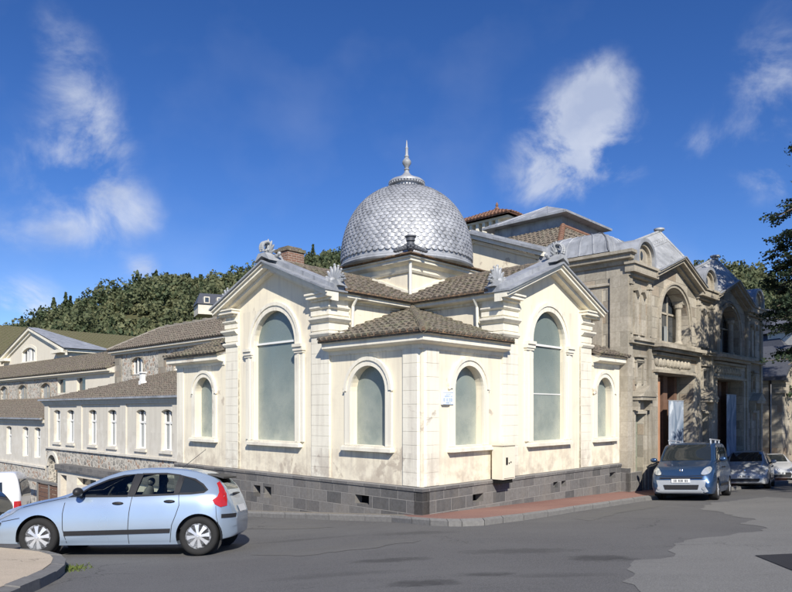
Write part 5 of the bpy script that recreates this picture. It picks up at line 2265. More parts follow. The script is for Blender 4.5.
# ================================================================ CEDAR
def cedar(name, loc, H, Rr, label, seed, nneed=130, zfrom=3.0, nb=95, ls=.10, dense=False):
    T = thing(name, label, 'tree', loc)
    rn = random.Random(seed)
    rg = np.random.default_rng(seed)
    tm = MB()
    for i in range(12):
        z0, z1 = H * i / 12, H * (i + 1) / 12
        r0, r1 = .48 * (1 - i / 12.5), .48 * (1 - (i + 1) / 12.5)
        tm.tube((0, 0, z0 - .3), (rn.uniform(-.04, .04), rn.uniform(-.04, .04), z1), r0, r1, 12, False)
    cs, ts = [], []
    for b in range(nb):
        t = b / nb
        z = zfrom + (H - zfrom) * t ** .95
        L = Rr * ((1 - t) ** .33) * rn.uniform(.68, 1.06) + .4
        if dense and b % 5 < 2:
            z = rn.uniform(5.9, 8.7)
        if dense and z < 6.2:
            pass
        if dense and math.cos(b * 2.399) > -.1 and z < 10.5:
            L = min(L, 1.7)  # off-frame side kept short so sunlight gets through to the parked cars
        lim = (.551 if z > 6.2 else .570) + abs(rn.gauss(0, .010))
        if dense and z > 10.9:
            lim = .60
        a = b * 2.399 + rn.uniform(-.3, .3)
        dx, dy = math.cos(a), math.sin(a)
        while L > 1 and (loc[0] + dx * L) / (loc[1] + dy * L) < lim:
            L *= .97
        pts = []
        rise = rn.uniform(.05, .28)
        for k in range(9):
            s_ = k / 8
            pts.append(Vector((dx * L * s_, dy * L * s_, z + L * (rise * s_ - .26 * s_ * s_ * s_) + rn.uniform(-.05, .05))))
        for k in range(8):
            tm.tube(pts[k], pts[k + 1], .09 * (1 - k / 9) * (1.3 - t), .09 * (1 - (k + 1) / 9) * (1.3 - t), 5, False)
        # flat sprays to either side
        nsub = int(5 + L * 3)
        tint = rn.uniform(.1, .8)
        for j in range(nsub):
            s_ = rn.uniform(.22, 1.0)
            k = min(7, int(s_ * 8))
            p = pts[k].lerp(pts[k + 1], s_ * 8 - k)
            side = rn.choice((-1, 1))
            fwd = rn.uniform(.3, 1.0)
            sd_ = Vector((-dy * side + dx * fwd, dx * side + dy * fwd, rn.uniform(-.22, .05))).normalized()
            sl = rn.uniform(.4, 1.15) * (1.15 - s_ * .6) * min(1.3, L / 3)
            q = p + sd_ * sl
            tm.tube(p, q, .018, .006, 3, False)
            n = int(nneed / 9 * (sl + .3))
            u = rg.uniform(.1, 1.05, n)
            base = np.array(p)[None] + np.outer(u, np.array(q - p))
            base += rg.normal(size=(n, 3)) * np.array([.10, .10, .045])
            cs.append(base)
            ts.append(np.clip(tint + rg.normal(0, .25, n), 0, 1.1))
    tm.build('trunk', 'bark', T, True)
    c = np.concatenate(cs)
    v, q = leaf_quads(c, ls, rg, .35)
    np_mesh('crown', v, q, np.repeat(np.concatenate(ts), 4), 'cedar', T)
    return T


cedar('cedar_tree', (18.6, 22.8, zr(18.6, 22.8)), 16.5, 7.4, 'large dark cedar reaching in from the right edge above the parked cars', 11, 560, 4.4, 260, .058, True)
cedar('cedar_tree', (27.0, 36.0, zr(27, 36)), 13.5, 6.4, 'smaller cedar behind the large one at the right edge in front of the slate house', 12, 260, 5.0, 90, .085)
cedar('cedar_tree', (32.5, 42.5, zr(32.5, 42.5)), 11, 5.0, 'low branched cedar added out of view to hide the pale house from car reflections', 14, 120, 1.2, 70, .16)  # unseen tree, added to keep the pale house wall out of car reflections

# unseen hedge beside the road, added to darken reflections in the car paint
HG = thing('unseen_hedge', 'tall clipped hedge added out of view to darken reflections in the parked cars', 'hedge', (19, 4, zr(19, 4)), R(-20))
rg = np.random.default_rng(21)
n = 70000
c = np.stack([rg.uniform(0, 1.6, n), rg.uniform(-4, 42, n), rg.uniform(-.4, 3.6, n)], 1)
face = rg.random(n) < .5
c[face, 0] = rg.uniform(0, .2, face.sum())
c[:, 2] -= .078 * np.maximum(0, c[:, 1])
v, q = leaf_quads(c, .13, rg)
np_mesh('foliage', v, q, np.repeat(np.clip(rg.normal(.4, .3, n), 0, 1), 4), 'cedar', HG)
MB().box(.3, 1.3, -3.8, 41.8, -.5, 3.3).build('branches', 'bark', HG)
for o_ in HG.children:
    if o_.name.startswith('branches'):
        for v_ in o_.data.vertices:
            v_.co.z -= .078 * max(0, v_.co.y)

# ================================================================ CARS
def paint(name, c, metal=.55, rough=.28):
    m = Mat(name, rough, metal, .5)
    m.color(m.mix(m.noise(1.5, 4), tuple(x * .93 for x in c), tuple(min(1, x * 1.05) for x in c)))
    m.b.inputs['Coat Weight'].default_value = .6
    m.b.inputs['Coat Roughness'].default_value = .05
    # road film
    m.l(m.ramp(m.noise(1.1, 2), .35, .7, rough - .02, rough + .05), m.b.inputs['Roughness'])
    return m.m


M['paint_ice'] = paint('ice_blue_paint', (.42, .52, .64))
M['paint_blue'] = paint('mid_blue_paint', (.035, .080, .17))
M['paint_silver'] = paint('silver_paint', (.60, .61, .62), .15)
M['paint_grey'] = paint('grey_silver_paint', (.44, .45, .45), .2)
M['paint_white'] = paint('van_white_paint', (.78, .79, .80), 0, .35)
M['paint_dark'] = paint('dark_grey_paint', (.05, .055, .06))
M['glass'] = simple('car_glass', (.02, .025, .028), .04, 0, .8, .2, 1)
M['glass_green'] = simple('tinted_side_glass', (.055, .075, .065), .05, 0, .8, .6, 1.6)
M['rubber'] = simple('tyre_rubber', (.022, .022, .022), .85, 0, .3, .2, 20, .2)
M['plastic'] = simple('black_plastic', (.02, .02, .022), .5, 0, .4, .15, 10)
M['alloy'] = simple('silver_wheel', (.62, .63, .64), .35, .5, .5, .06, 6)
M['chrome'] = simple('chrome', (.8, .8, .8), .12, 1, .5, .03, 6)
M['lamp_clear'] = simple('headlamp_lens', (.55, .58, .6), .08, .5, .8, .35, 14)
M['lamp_red'] = simple('red_lamp_lens', (.42, .02, .02), .15, 0, .7, .25, 14)
M['plate_white'] = simple('number_plate', (.72, .73, .72), .4, 0, .5, .03, 10)
M['bumper_silver'] = simple('silver_bumper', (.42, .45, .48), .4, .3, .5, .05, 10)


M['interior'] = simple('car_interior', (.035, .035, .037), .8, 0, .3, .2, 6)
M['seat'] = simple('seat_cloth', (.13, .13, .135), .9, 0, .2, .25, 14)


def clear_glass():
    m = Mat('clear_car_glass', .03, 0, .5)
    t = m.n('ShaderNodeBsdfTransparent')
    t.inputs[0].default_value = (.78, .84, .80, 1)
    g = m.n('ShaderNodeBsdfGlossy')
    g.inputs['Roughness'].default_value = .02
    g.inputs['Color'].default_value = (.9, .95, 1, 1)
    fr = m.n('ShaderNodeFresnel')
    fr.inputs['IOR'].default_value = 1.5
    mxn = m.n('ShaderNodeMixShader')
    m.l(fr.outputs[0], mxn.inputs[0])
    m.l(t.outputs[0], mxn.inputs[1])
    m.l(g.outputs[0], mxn.inputs[2])
    m.l(mxn.outputs[0], [x for x in m.t.nodes if x.type == 'OUTPUT_MATERIAL'][0].inputs[0])
    return m.m


M['glass_clear'] = clear_glass()


def smooth_curve(pts, xs, sig=.045):
    px, pz = [p[0] for p in pts], [p[1] for p in pts]
    d = np.linspace(xs[0] - .3, xs[-1] + .3, 900)
    v = np.interp(d, px, pz)
    st = d[1] - d[0]
    k = np.arange(-int(3 * sig / st), int(3 * sig / st) + 1)
    g = np.exp(-.5 * (k * st / sig) ** 2)
    g /= g.sum()
    v = np.convolve(np.pad(v, len(k) // 2, mode='edge'), g, mode='valid')
    return np.interp(xs, d, v)


def crspline(P, sub=4):
    out_ = []
    n = len(P)
    for i in range(n - 1):
        p0, p1, p2, p3 = P[max(0, i - 1)], P[i], P[i + 1], P[min(n - 1, i + 2)]
        for j in range(sub):
            t = j / sub
            out_.append(.5 * ((2 * p1) + (p2 - p0) * t + (2 * p0 - 5 * p1 + 4 * p2 - p3) * t * t + (3 * p1 - p0 - 3 * p2 + p3) * t ** 3))
    out_.append(P[-1])
    return out_


def rear_squash(x, k=.70, x0=3.68):
    return x if x < x0 else x0 + (x - x0) * k


HBQ = None


class Car:
    def __init__(s, name, label, cat, spec, loc2, rz, pm, group=None):
        s.sp = spec
        L = spec['L']
        s.L = L
        s.T = thing(name, label, cat, (0, 0, 0), 0, group)
        # rest the four wheels on the road
        xf, xr, r = spec['wheels']
        s.ox = -(xf + xr) / 2
        c, sn = math.cos(rz), math.sin(rz)
        w = spec['track']

        def at_(x, y):
            X = loc2[0] + c * x - sn * y
            Y = loc2[1] + sn * x + c * y
            return Vector((X, Y, zr(X, Y)))
        hb = (xr - xf) / 2
        F_, B_ = (at_(-hb, -w) + at_(-hb, w)) / 2, (at_(hb, -w) + at_(hb, w)) / 2
        Ls, Rs = (at_(-hb, w) + at_(hb, w)) / 2, (at_(-hb, -w) + at_(hb, -w)) / 2
        ex = (B_ - F_).normalized()
        ey = (Ls - Rs).normalized()
        ez = ex.cross(ey).normalized()
        ey = ez.cross(ex)
        mat4 = Matrix((ex, ey, ez)).transposed().to_4x4()
        mat4.translation = (F_ + B_) / 2 + Vector((0, 0, .006))
        s.T.matrix_world = mat4
        s.build_body(pm)
        s.build_wheels()

    def build_body(s, pm):
        sp = s.sp
        L = s.L
        xs = np.concatenate([[0, .012, .03, .06, .1], np.arange(.15, L - .14, .04), [L - .1, L - .06, L - .03, L - .012, L]])
        g = {k: smooth_curve(sp[k], xs, sp.get('sig', .05)) for k in ('top', 'belt', 'w', 'wr')}
        zl = smooth_curve(sp['zl'], xs, .03)
        rows = []
        for i, x in enumerate(xs):
            top, belt, w, wr = g['top'][i], min(g['belt'][i], g['top'][i] - .02), g['w'][i], g['wr'][i]
            b = zl[i]
            h = top - belt
            wr = min(wr, w - .05)
            e = 1.0
            if x < .06:
                e = .90 + .1 * math.sqrt(x / .06)
            if x > L - .06:
                e = .90 + .1 * math.sqrt((L - x) / .06)
            P = [Vector((0, b)), Vector((w - .14, b)), Vector((w - .055, b + .03)), Vector((w - .02, b + .14)), Vector((w, b + (belt - b) * .45)), Vector((w - .012, belt - (belt - b) * .22)),
                 Vector((w - .045, belt - .03)), Vector((wr + (w - .06 - wr) * .86, belt + h * .14)), Vector((wr + (w - .06 - wr) * .45, belt + h * .52)),
                 Vector((wr, belt + h * .84)), Vector((wr * .90, belt + h * .94)), Vector((wr * .5, belt + h * .985)), Vector((0, top))]
            cz = (b + belt) / 2
            rows.append([Vector((p.x * e, cz + (p.y - cz) * (.94 + .06 * (e - .9) / .1))) for p in crspline(P, 3)])
        n = len(rows[0])
        vs, fs = [], []
        ring = 2 * (n - 1)
        for i, x in enumerate(xs):
            r_ = rows[i]
            for j in range(n):
                vs.append((x + s.ox, -r_[j].x, r_[j].y))
            for j in range(n - 2, 0, -1):
                vs.append((x + s.ox, r_[j].x, r_[j].y))
        for i in range(len(xs) - 1):
            for j in range(ring):
                a, b = i * ring + j, i * ring + (j + 1) % ring
                fs.append((a, b, b + ring, a + ring))
        fs.append(tuple(range(ring))[::-1])
        fs.append(tuple(range((len(xs) - 1) * ring, len(xs) * ring)))
        mb = MB()
        mb.add(vs, fs)
        o = mb.build('body', [pm, 'interior'], s.T, 'all')
        s.bvh = BVHTree.FromPolygons([Vector(v) for v in vs], fs)
        vn0 = [v.normal.copy() for v in o.data.vertices]
        vc0 = [v.co.copy() for v in o.data.vertices]
        # wheel arches
        xf, xr, r = sp['wheels']
        cut = MB()
        wmax = max(p[1] for p in sp['w'])
        for x in (xf, xr):
            for sg in (-1, 1):
                cut.lathe([(r + .05, 0), (r + .05, .5)], (x + s.ox, (wmax - .27) if sg > 0 else -(wmax + .23), r + .0), 40, 'y')
        parts_ = []
        if 'cab' in sp:
            cut.k = 1
            vs2, fs2 = [], []
            for (z, xa, xb, hw) in sp['cab']:
                vs2 += [(xa + s.ox, -hw, z), (xb + s.ox, -hw, z), (xb + s.ox, hw, z), (xa + s.ox, hw, z)]
            nl = len(sp['cab'])
            for k in range(nl - 1):
                for j in range(4):
                    fs2.append((k * 4 + j, k * 4 + (j + 1) % 4, k * 4 + 4 + (j + 1) % 4, k * 4 + 4 + j))
            fs2 += [(3, 2, 1, 0), tuple(range(4 * nl - 4, 4 * nl))]
            cut.add(vs2, fs2)
            for poly in sp['side_glass']:
                q = MB()
                q.k = 1
                q.prism([(x + s.ox, -1.2, z) for x, z in poly], (0, 2.4, 0))
                parts_.append(q)
            for poly, xa, xb in sp['end_glass']:
                q = MB()
                q.k = 1
                q.prism([(xa + s.ox, y, z) for y, z in poly], (xb - xa, 0, 0))
                parts_.append(q)
        for q in [cut] + parts_:
            co = q.build('cutter', ['plastic', 'interior'])
            co.data.polygons.foreach_set('material_index', q.mi)
            md = o.modifiers.new('b', 'BOOLEAN')
            md.operation = 'DIFFERENCE'
            md.object = co
            md.solver = 'EXACT'
            co.matrix_world = s.T.matrix_world
            bpy.context.view_layer.update()
            me = bpy.data.meshes.new_from_object(o.evaluated_get(bpy.context.evaluated_depsgraph_get()))
            o.modifiers.clear()
            o.data = me
            bpy.data.objects.remove(co)
        me.polygons.foreach_set('use_smooth', [True] * len(me.polygons))
        # keep the smooth normals of the uncut shell on the painted skin
        nrm = [None] * len(me.loops)
        for p in me.polygons:
            for li in p.loop_indices:
                co_ = me.vertices[me.loops[li].vertex_index].co
                h = s.bvh.find_nearest(co_)
                best = p.normal.copy()
                if p.material_index == 0 and h[0] is not None and h[3] < 2e-3:
                    acc_ = Vector((0, 0, 0))
                    f_ = fs[h[2]]
                    if len(f_) == 4:
                        for vi in f_:
                            acc_ += vn0[vi] / ((vc0[vi] - co_).length + 1e-4) ** 2
                        acc_.normalize()
                        if acc_.dot(p.normal) > .75:
                            best = acc_
                nrm[li] = best
        me.normals_split_custom_set(nrm)
        for x in (xf, xr):
            for sg in (-1, 1):
                lin = MB()
                y0, y1 = (wmax - .262, wmax - .04)
                if sg < 0:
                    y0, y1 = -y1, -y0
                seg = 24
                for i in range(seg):
                    t0, t1 = R(-12 + 204 * i / seg), R(-12 + 204 * (i + 1) / seg)
                    rr = r + .046
                    q = [(x + s.ox + rr * math.cos(t), y, r + rr * math.sin(t)) for t, y in ((t0, y0), (t1, y0), (t1, y1), (t0, y1))]
                    lin.add(q, [(0, 1, 2, 3)])
                lin.lathe([(.0, 0), (r + .045, .004)], (x + s.ox, y0 if sg > 0 else y1 - .004, r), 24, 'y')
                lin.build('wheel_arch', 'plastic', s.T)
        s.body = o

    def patch(s, name, mat, pts, mode='side', sg=-1, off=.006, parent=None, step=.06, smooth=0):
        P = [Vector(p) for p in pts]
        if smooth:
            Q = []
            n = len(P)
            for i in range(n):
                p0, p1, p2, p3 = P[i - 1], P[i], P[(i + 1) % n], P[(i + 2) % n]
                for j in range(smooth):
                    t = j / smooth
                    Q.append(.5 * ((2 * p1) + (p2 - p0) * t + (2 * p0 - 5 * p1 + 4 * p2 - p3) * t * t + (3 * p1 - p0 - 3 * p2 + p3) * t ** 3))
            P = Q
        dense = []
        for i in range(len(P)):
            a, b = P[i], P[(i + 1) % len(P)]
            k = max(1, int((b - a).length / step))
            dense += [a.lerp(b, j / k) for j in range(k)]
        nb = len(dense)

        def inside(x, y):
            c = False
            for i in range(nb):
                p, q = dense[i], dense[i - 1]
                if (p.y > y) != (q.y > y) and x < (q.x - p.x) * (y - p.y) / (q.y - p.y) + p.x:
                    c = not c
            return c
        allp = list(dense)
        x0, x1 = min(p.x for p in P), max(p.x for p in P)
        y0, y1 = min(p.y for p in P), max(p.y for p in P)
        y = y0 + step / 2
        while y < y1:
            x = x0 + step / 2
            while x < x1:
                if inside(x, y):
                    allp.append(Vector((x, y)))
                x += step
            y += step
        res = delaunay_2d_cdt(allp, [(i, (i + 1) % nb) for i in range(nb)], [], 1, 1e-5)
        vs, ok = [], []
        for v in res[0]:
            if mode == 'side':
                o_, d_ = Vector(((rear_squash(v.x) if 'sq' in s.sp else v.x) + s.ox, 3 * sg, v.y)), Vector((0, -sg, 0))
            elif mode == 'front':
                o_, d_ = Vector((-6, v.x, v.y)), Vector((1, 0, 0))
            elif mode == 'rear':
                o_, d_ = Vector((6, v.x, v.y)), Vector((-1, 0, 0))
            else:
                o_, d_ = Vector((v.x + s.ox, v.y, 5)), Vector((0, 0, -1))
            h = s.bvh.ray_cast(o_, d_)
            if h[0] is None:
                vs.append(o_ + d_ * 3)
                ok.append(False)
            else:
                nrm = h[1]
                if nrm.dot(d_) > 0:
                    nrm = -nrm
                vs.append(h[0] + nrm * off * .5 - d_ * off * .7)
                ok.append(True)
        fs = [tuple(f) for f in res[2] if all(ok[i] for i in f) and inside(sum(res[0][i].x for i in f) / 3, sum(res[0][i].y for i in f) / 3)]
        # rim turned back onto the body
        rim = []
        nv = len(vs)
        for a, b in [(i, (i + 1) % nb) for i in range(nb)]:
            pass
        mb = MB()
        mb.add(vs, fs)
        return mb.build(name, mat, parent or s.T, 'all')

    def strip(s, name, mat, pts, w=.010, mode='side', sg=-1, off=.004, parent=None):
        """thin line laid on the body"""
        P = [Vector(p) for p in pts]
        L_, R_ = [], []
        for i, p in enumerate(P):
            d = (P[min(i + 1, len(P) - 1)] - P[max(0, i - 1)]).normalized()
            nn_ = Vector((-d.y, d.x)) * w / 2
            L_.append(p + nn_)
            R_.append(p - nn_)
        return s.patch(name, mat, [tuple(p) for p in L_ + R_[::-1]], mode, sg, off, parent, .08)

    def build_wheels(s):
        xf, xr, r = s.sp['wheels']
        wmax = max(p[1] for p in s.sp['w'])
        yo = wmax - .035
        sty = s.sp.get('spokes', 8)
        for x in (xf, xr):
            for sg in (-1, 1):
                m = MB()
                tw = .195
                rr = r * .66
                prof = [(rr * .9, 0), (rr, .0), (rr + .01, -.012), (r - .05, -.022), (r - .015, -.012), (r, .02), (r, tw - .02), (r - .015, tw + .01), (rr, tw), (rr * .9, tw)]
                if sg > 0:
                    prof = [(a, -z) for a, z in prof]
                y0 = yo * sg
                m.lathe([(a, z) for a, z in prof], (x + s.ox, y0, r), 40, 'y')
                w = m.build('wheel', 'rubber', s.T, 50)
                m = MB()
                F = Fr((x + s.ox, y0, r), (1, 0, 0), (0, sg, 0))
                m.k = 0
                n_ = sty
                m.lathe([(rr - .03, -.0), (rr + .004, -.0), (rr + .004, .03), (rr - .03, .03)] if sg < 0 else [(rr - .03, -.03), (rr + .004, -.03), (rr + .004, .0), (rr - .03, .0)], (x + s.ox, y0 - .012 * sg if False else y0, r), 40, 'y')
                for i in range(n_):
                    t = 2 * math.pi * i / n_ + .15
                    c, sn = math.cos(t), math.sin(t)
                    a0, a1 = .018, (.040 if n_ > 6 else .034)

                    def pt(rad, off, d):
                        return F(c * rad - sn * off, sn * rad + c * off, d)
                    q = [(.03, -a0), (rr * .55, -a0 * 1.3), (rr - .012, -a1), (rr - .012, a1), (rr * .55, a0 * 1.3), (.03, a0)]
                    dz = [-.018, -.014, .002, .002, -.014, -.018]
                    vs = [pt(q_[0], q_[1], d_) for q_, d_ in zip(q, dz)] + [pt(q_[0], q_[1], .03) for q_ in q]
                    m.add(vs, [(0, 1, 2, 3, 4, 5), (11, 10, 9, 8, 7, 6)] + [(k, (k + 1) % 6, (k + 1) % 6 + 6, k + 6) for k in range(6)])
                for rad, d in ((.055, -.024), (.028, -.032)):
                    pr = [(rad * .7, 0), (rad, .008), (rad, .05)]
                    m.lathe([(a, (z + d) * (1 if sg < 0 else -1)) for a, z in pr], (x + s.ox, y0, r), 20, 'y')
                m.k = 1
                m.lathe([(0.001, .035 * (1 if sg < 0 else -1)), (rr - .005, .036 * (1 if sg < 0 else -1))], (x + s.ox, y0, r), 28, 'y')
                m.build('rim', ['alloy', 'plastic'], w, 30)

    def box(s, name, mat, x0, x1, y0, y1, z0, z1, parent=None, smooth=False):
        m = MB()
        m.box(x0 + s.ox, x1 + s.ox, y0, y1, z0, z1)
        return m.build(name, mat, parent or s.T, smooth)

    def mirror(s, x, z, mat):
        wm = max(p[1] for p in s.sp['w'])
        for sg in (-1, 1):
            m = MB()
            m.k = 0
            m.ball((x + s.ox, sg * (wm + .10), z + .05), (.075, .11, .075), 12, 8)
            m.k = 1
            m.tube((x + s.ox - .02, sg * (wm - .08), z - .03), (x + s.ox, sg * (wm + .06), z + .02), .035, .03, 8)
            m.build('mirror', [mat, 'plastic'], s.T, 60)

    def handle(s, x, z, mat='plastic', w=.19):
        for sg in (-1, 1):
            h = s.bvh.ray_cast(Vector((x + s.ox, 3 * sg, z)), Vector((0, -sg, 0)))
            y = h[0].y
            m = MB()
            m.ball((x + s.ox, y + .012 * sg, z), (w / 2, .028, .026), 12, 6)
            m.build('door_handle', mat, s.T, True)


def glyphs(m, y0, y1, z0, z1, x, seed, xt=.004):
    """small plate characters, unreadable at this size in the photograph"""
    r_ = random.Random(seed)
    n = 9
    w = (y1 - y0) / n
    for i in range(n):
        if i in (2, 6):
            continue
        a = y0 + i * w + w * .12
        b = a + w * .66
        t = w * .22
        segs = [(a, a + t, z0, z1), (b - t, b, z0, z1), (a, b, z1 - t, z1), (a, b, z0, z0 + t), (a, b, (z0 + z1 - t) / 2, (z0 + z1 + t) / 2)]
        r_.shuffle(segs)
        for (p, q, u, v) in segs[:4]:
            m.box(x - xt, x, p, q, u, v)
    return m


# ---- light blue hatchback
HB = dict(L=4.26, wheels=(.93, 3.54, .315), track=.72, sig=.055,
          top=[(0, .56), (.05, .62), (.15, .70), (.4, .80), (.8, .90), (1.15, .965), (1.35, 1.03), (1.6, 1.17), (1.9, 1.32), (2.15, 1.405), (2.5, 1.45), (2.9, 1.452), (3.2, 1.43), (3.5, 1.37), (3.75, 1.28), (3.92, 1.17), (4.05, 1.05), (4.12, .95), (4.18, .80), (4.24, .66), (4.26, .60)],
          belt=[(0, .50), (.3, .68), (.8, .82), (1.2, .90), (1.5, .935), (2.5, .955), (3.4, .985), (3.8, 1.0), (4.0, .98), (4.12, .90), (4.2, .72), (4.26, .55)],
          w=[(0, .62), (.08, .70), (.25, .79), (.5, .845), (.9, .88), (1.5, .885), (3.0, .885), (3.6, .865), (3.9, .81), (4.05, .73), (4.15, .64), (4.22, .54), (4.26, .46)],
          wr=[(0, .45), (.4, .60), (.9, .66), (1.3, .66), (1.7, .61), (2.1, .585), (3.0, .58), (3.6, .55), (4.0, .52), (4.26, .48)],
          zl=[(0, .24), (.1, .20), (.5, .20), (1.2, .175), (3.2, .175), (3.8, .22), (4.2, .27), (4.26, .33)])
SG1 = [(1.50, .975), (1.70, 1.12), (1.98, 1.24), (2.22, 1.305), (2.42, 1.33), (2.36, .975)]
SG2 = [(2.46, .978), (2.54, 1.335), (2.93, 1.335), (3.16, 1.31), (3.12, .998)]
SG3 = [(3.19, 1.005), (3.23, 1.29), (3.42, 1.235), (3.56, 1.15), (3.65, 1.06), (3.60, 1.03), (3.4, 1.01)]
WSP = [(-.58, 1.045), (.58, 1.045), (.49, 1.355), (-.49, 1.355)]
RWP = [(-.44, 1.06), (.44, 1.06), (.40, 1.27), (-.40, 1.27)]
HBS = dict(HB)
HBS.update(L=rear_squash(HB['L']), sq=1, **{k_: [(rear_squash(a), b) for a, b in HB[k_]] for k_ in ('top', 'belt', 'w', 'wr', 'zl')})
HBC = dict(HBS, cab=[(.42, 1.45, 3.5, .74), (.93, 1.45, 3.72, .77), (1.12, 1.68, 3.66, .66), (1.27, 1.96, 3.48, .58), (1.36, 2.14, 3.20, .53)],
           side_glass=[SG1, SG2], end_glass=[(WSP, 1.2, 2.2), (RWP, 3.42, 4.4)])
hc = Car('parked_car', 'light metallic blue five door hatchback parked side on in the left foreground', 'car', HBC, (-4.56, 11.9), R(1.0), 'paint_ice')
for sg in (-1, 1):
    for g_ in (SG1, SG2, SG3):
        hc.patch('window', 'glass_clear' if g_ is not SG3 else 'glass', g_, sg=sg, off=.001)
        pp = [Vector(p) for p in g_]
        hc.strip('window_trim', 'plastic', [tuple(p) for p in pp + [pp[0]]], w=.030, sg=sg, off=.008)
    hc.patch('window_trim', 'plastic', [(2.37, .965), (2.455, .965), (2.535, 1.34), (2.43, 1.34)], sg=sg, off=.006)
    hc.patch('window_trim', 'plastic', [(3.125, .985), (3.19, .99), (3.225, 1.30), (3.165, 1.315)], sg=sg, off=.006)
    hc.patch('window_trim', 'plastic', [(1.36, .955), (1.50, .965), (1.51, 1.02), (1.46, 1.01)], sg=sg, off=.006)
    hc.patch('side_moulding', 'plastic', [(1.36, .34), (3.08, .375), (3.09, .445), (1.36, .415)], sg=sg, off=.012)
    hc.patch('bumper_strip', 'plastic', [(3.98, .60), (4.24, .60), (4.24, .665), (3.98, .665)], sg=sg, off=.012)
    hc.patch('bumper_strip', 'plastic', [(.02, .46), (.28, .50), (.30, .56), (.03, .53)], sg=sg, off=.012)
    t = hc.patch('tail_light', 'lamp_red', [(3.80, 1.17), (3.84, 1.20), (3.95, 1.10), (4.03, 1.0), (4.07, .90), (4.08, .80), (3.96, .78), (3.84, .83), (3.78, .90), (3.88, .95), (3.90, 1.02), (3.86, 1.10)], sg=sg, off=.012)
    hc.patch('headlight', 'lamp_clear', [(.10, .60), (.20, .72), (.46, .79), (.60, .80), (.48, .70), (.25, .60)], sg=sg, off=.010)
    hc.strip('door_seam', 'plastic', [(1.36, .95), (1.33, .7), (1.34, .45), (1.40, .22)], sg=sg)
    hc.strip('door_seam', 'plastic', [(2.44, .96), (2.41, .7), (2.40, .45), (2.41, .20)], sg=sg)
    hc.strip('door_seam', 'plastic', [(3.20, .99), (3.22, .82), (3.17, .66), (3.11, .50), (3.08, .22)], sg=sg)
    hc.strip('door_seam', 'plastic', [(.30, .57), (.62, .63)], sg=sg)
    hc.strip('door_seam', 'plastic', [(1.34, .95), (1.0, .885), (.62, .80)], sg=sg, w=.008)
    hc.strip('door_seam', 'plastic', [(3.86, .80), (3.88, .62), (3.92, .50)], sg=sg)
hc.patch('windscreen', 'glass_clear', WSP, 'front', off=.001)
m = MB()
m.box(1.40 + hc.ox, 1.78 + hc.ox, -.66, .66, .72, 1.0)
m.build('dashboard', 'interior', hc.T)
for (sx_, ys_) in ((2.45, (-.36, .36)), (3.22, (-.40, 0, .40))):
    for yy in ys_:
        m = MB()
        w_ = .23 if sx_ < 3 else .19
        m.ball((sx_ - .22 + hc.ox, yy, .62), (.28, w_, .10), 12, 8)
        rt = Matrix.Rotation(R(14), 3, 'Y')
        m.ball((sx_ + .06 + hc.ox, yy, .86), (.085, w_, .30), 12, 8, rt)
        m.ball((sx_ + .14 + hc.ox, yy, 1.20), (.05, .13, .075), 10, 6, rt)
        m.tube((sx_ + .11 + hc.ox, yy, 1.05), (sx_ + .13 + hc.ox, yy, 1.18), .02, .02, 6)
        m.build('seat', 'seat', hc.T, True)
m = MB()
ctr = Vector((1.93 + hc.ox, -.36, .97))
for i in range(24):
    a_, b_ = 2 * math.pi * i / 24, 2 * math.pi * (i + 1) / 24
    u_, v_ = Vector((.35, 0, .94)), Vector((0, 1, 0))
    m.tube(ctr + (u_ * math.sin(a_) + v_ * math.cos(a_)) * .18, ctr + (u_ * math.sin(b_) + v_ * math.cos(b_)) * .18, .014, .014, 6)
m.tube(ctr, ctr + Vector((-.25, 0, -.1)), .03, .03, 8)
m.tube(ctr - Vector((0, .17, 0)), ctr + Vector((0, .17, 0)), .015, .015, 6)
m.build('steering_wheel', 'interior', hc.T, True)
hc.patch('rear_window', 'glass_clear', RWP, 'rear', off=.001)
hc.patch('number_plate', 'plate_white', [(-.26, .68), (.26, .68), (.26, .79), (-.26, .79)], 'rear', off=.012)
hc.patch('grille', 'plastic', [(-.5, .30), (.5, .30), (.45, .42), (-.45, .42)], 'front')
hc.mirror(1.62, 1.0, 'plastic')
hc.handle(2.22, .86)
hc.handle(3.06, .885)
m = MB()
m.tube((3.02 + hc.ox, 0, 1.44), (3.42 + hc.ox, 0, 1.76), .006, .004, 6)
m.build('antenna', 'plastic', hc.T)
m = MB()
m.prism([(3.58 + hc.ox, -.5, 1.335), (3.85 + hc.ox, -.46, 1.275), (3.85 + hc.ox, -.46, 1.245), (3.6 + hc.ox, -.5, 1.31)], (0, 1.0, 0))
m.build('spoiler', 'plastic', hc.T)
m = MB()
m.ball((rear_squash(4.12) + hc.ox, -.1, .99), (.03, .30, .02), 8, 6)
m.build('wiper', 'plastic', hc.T, True)

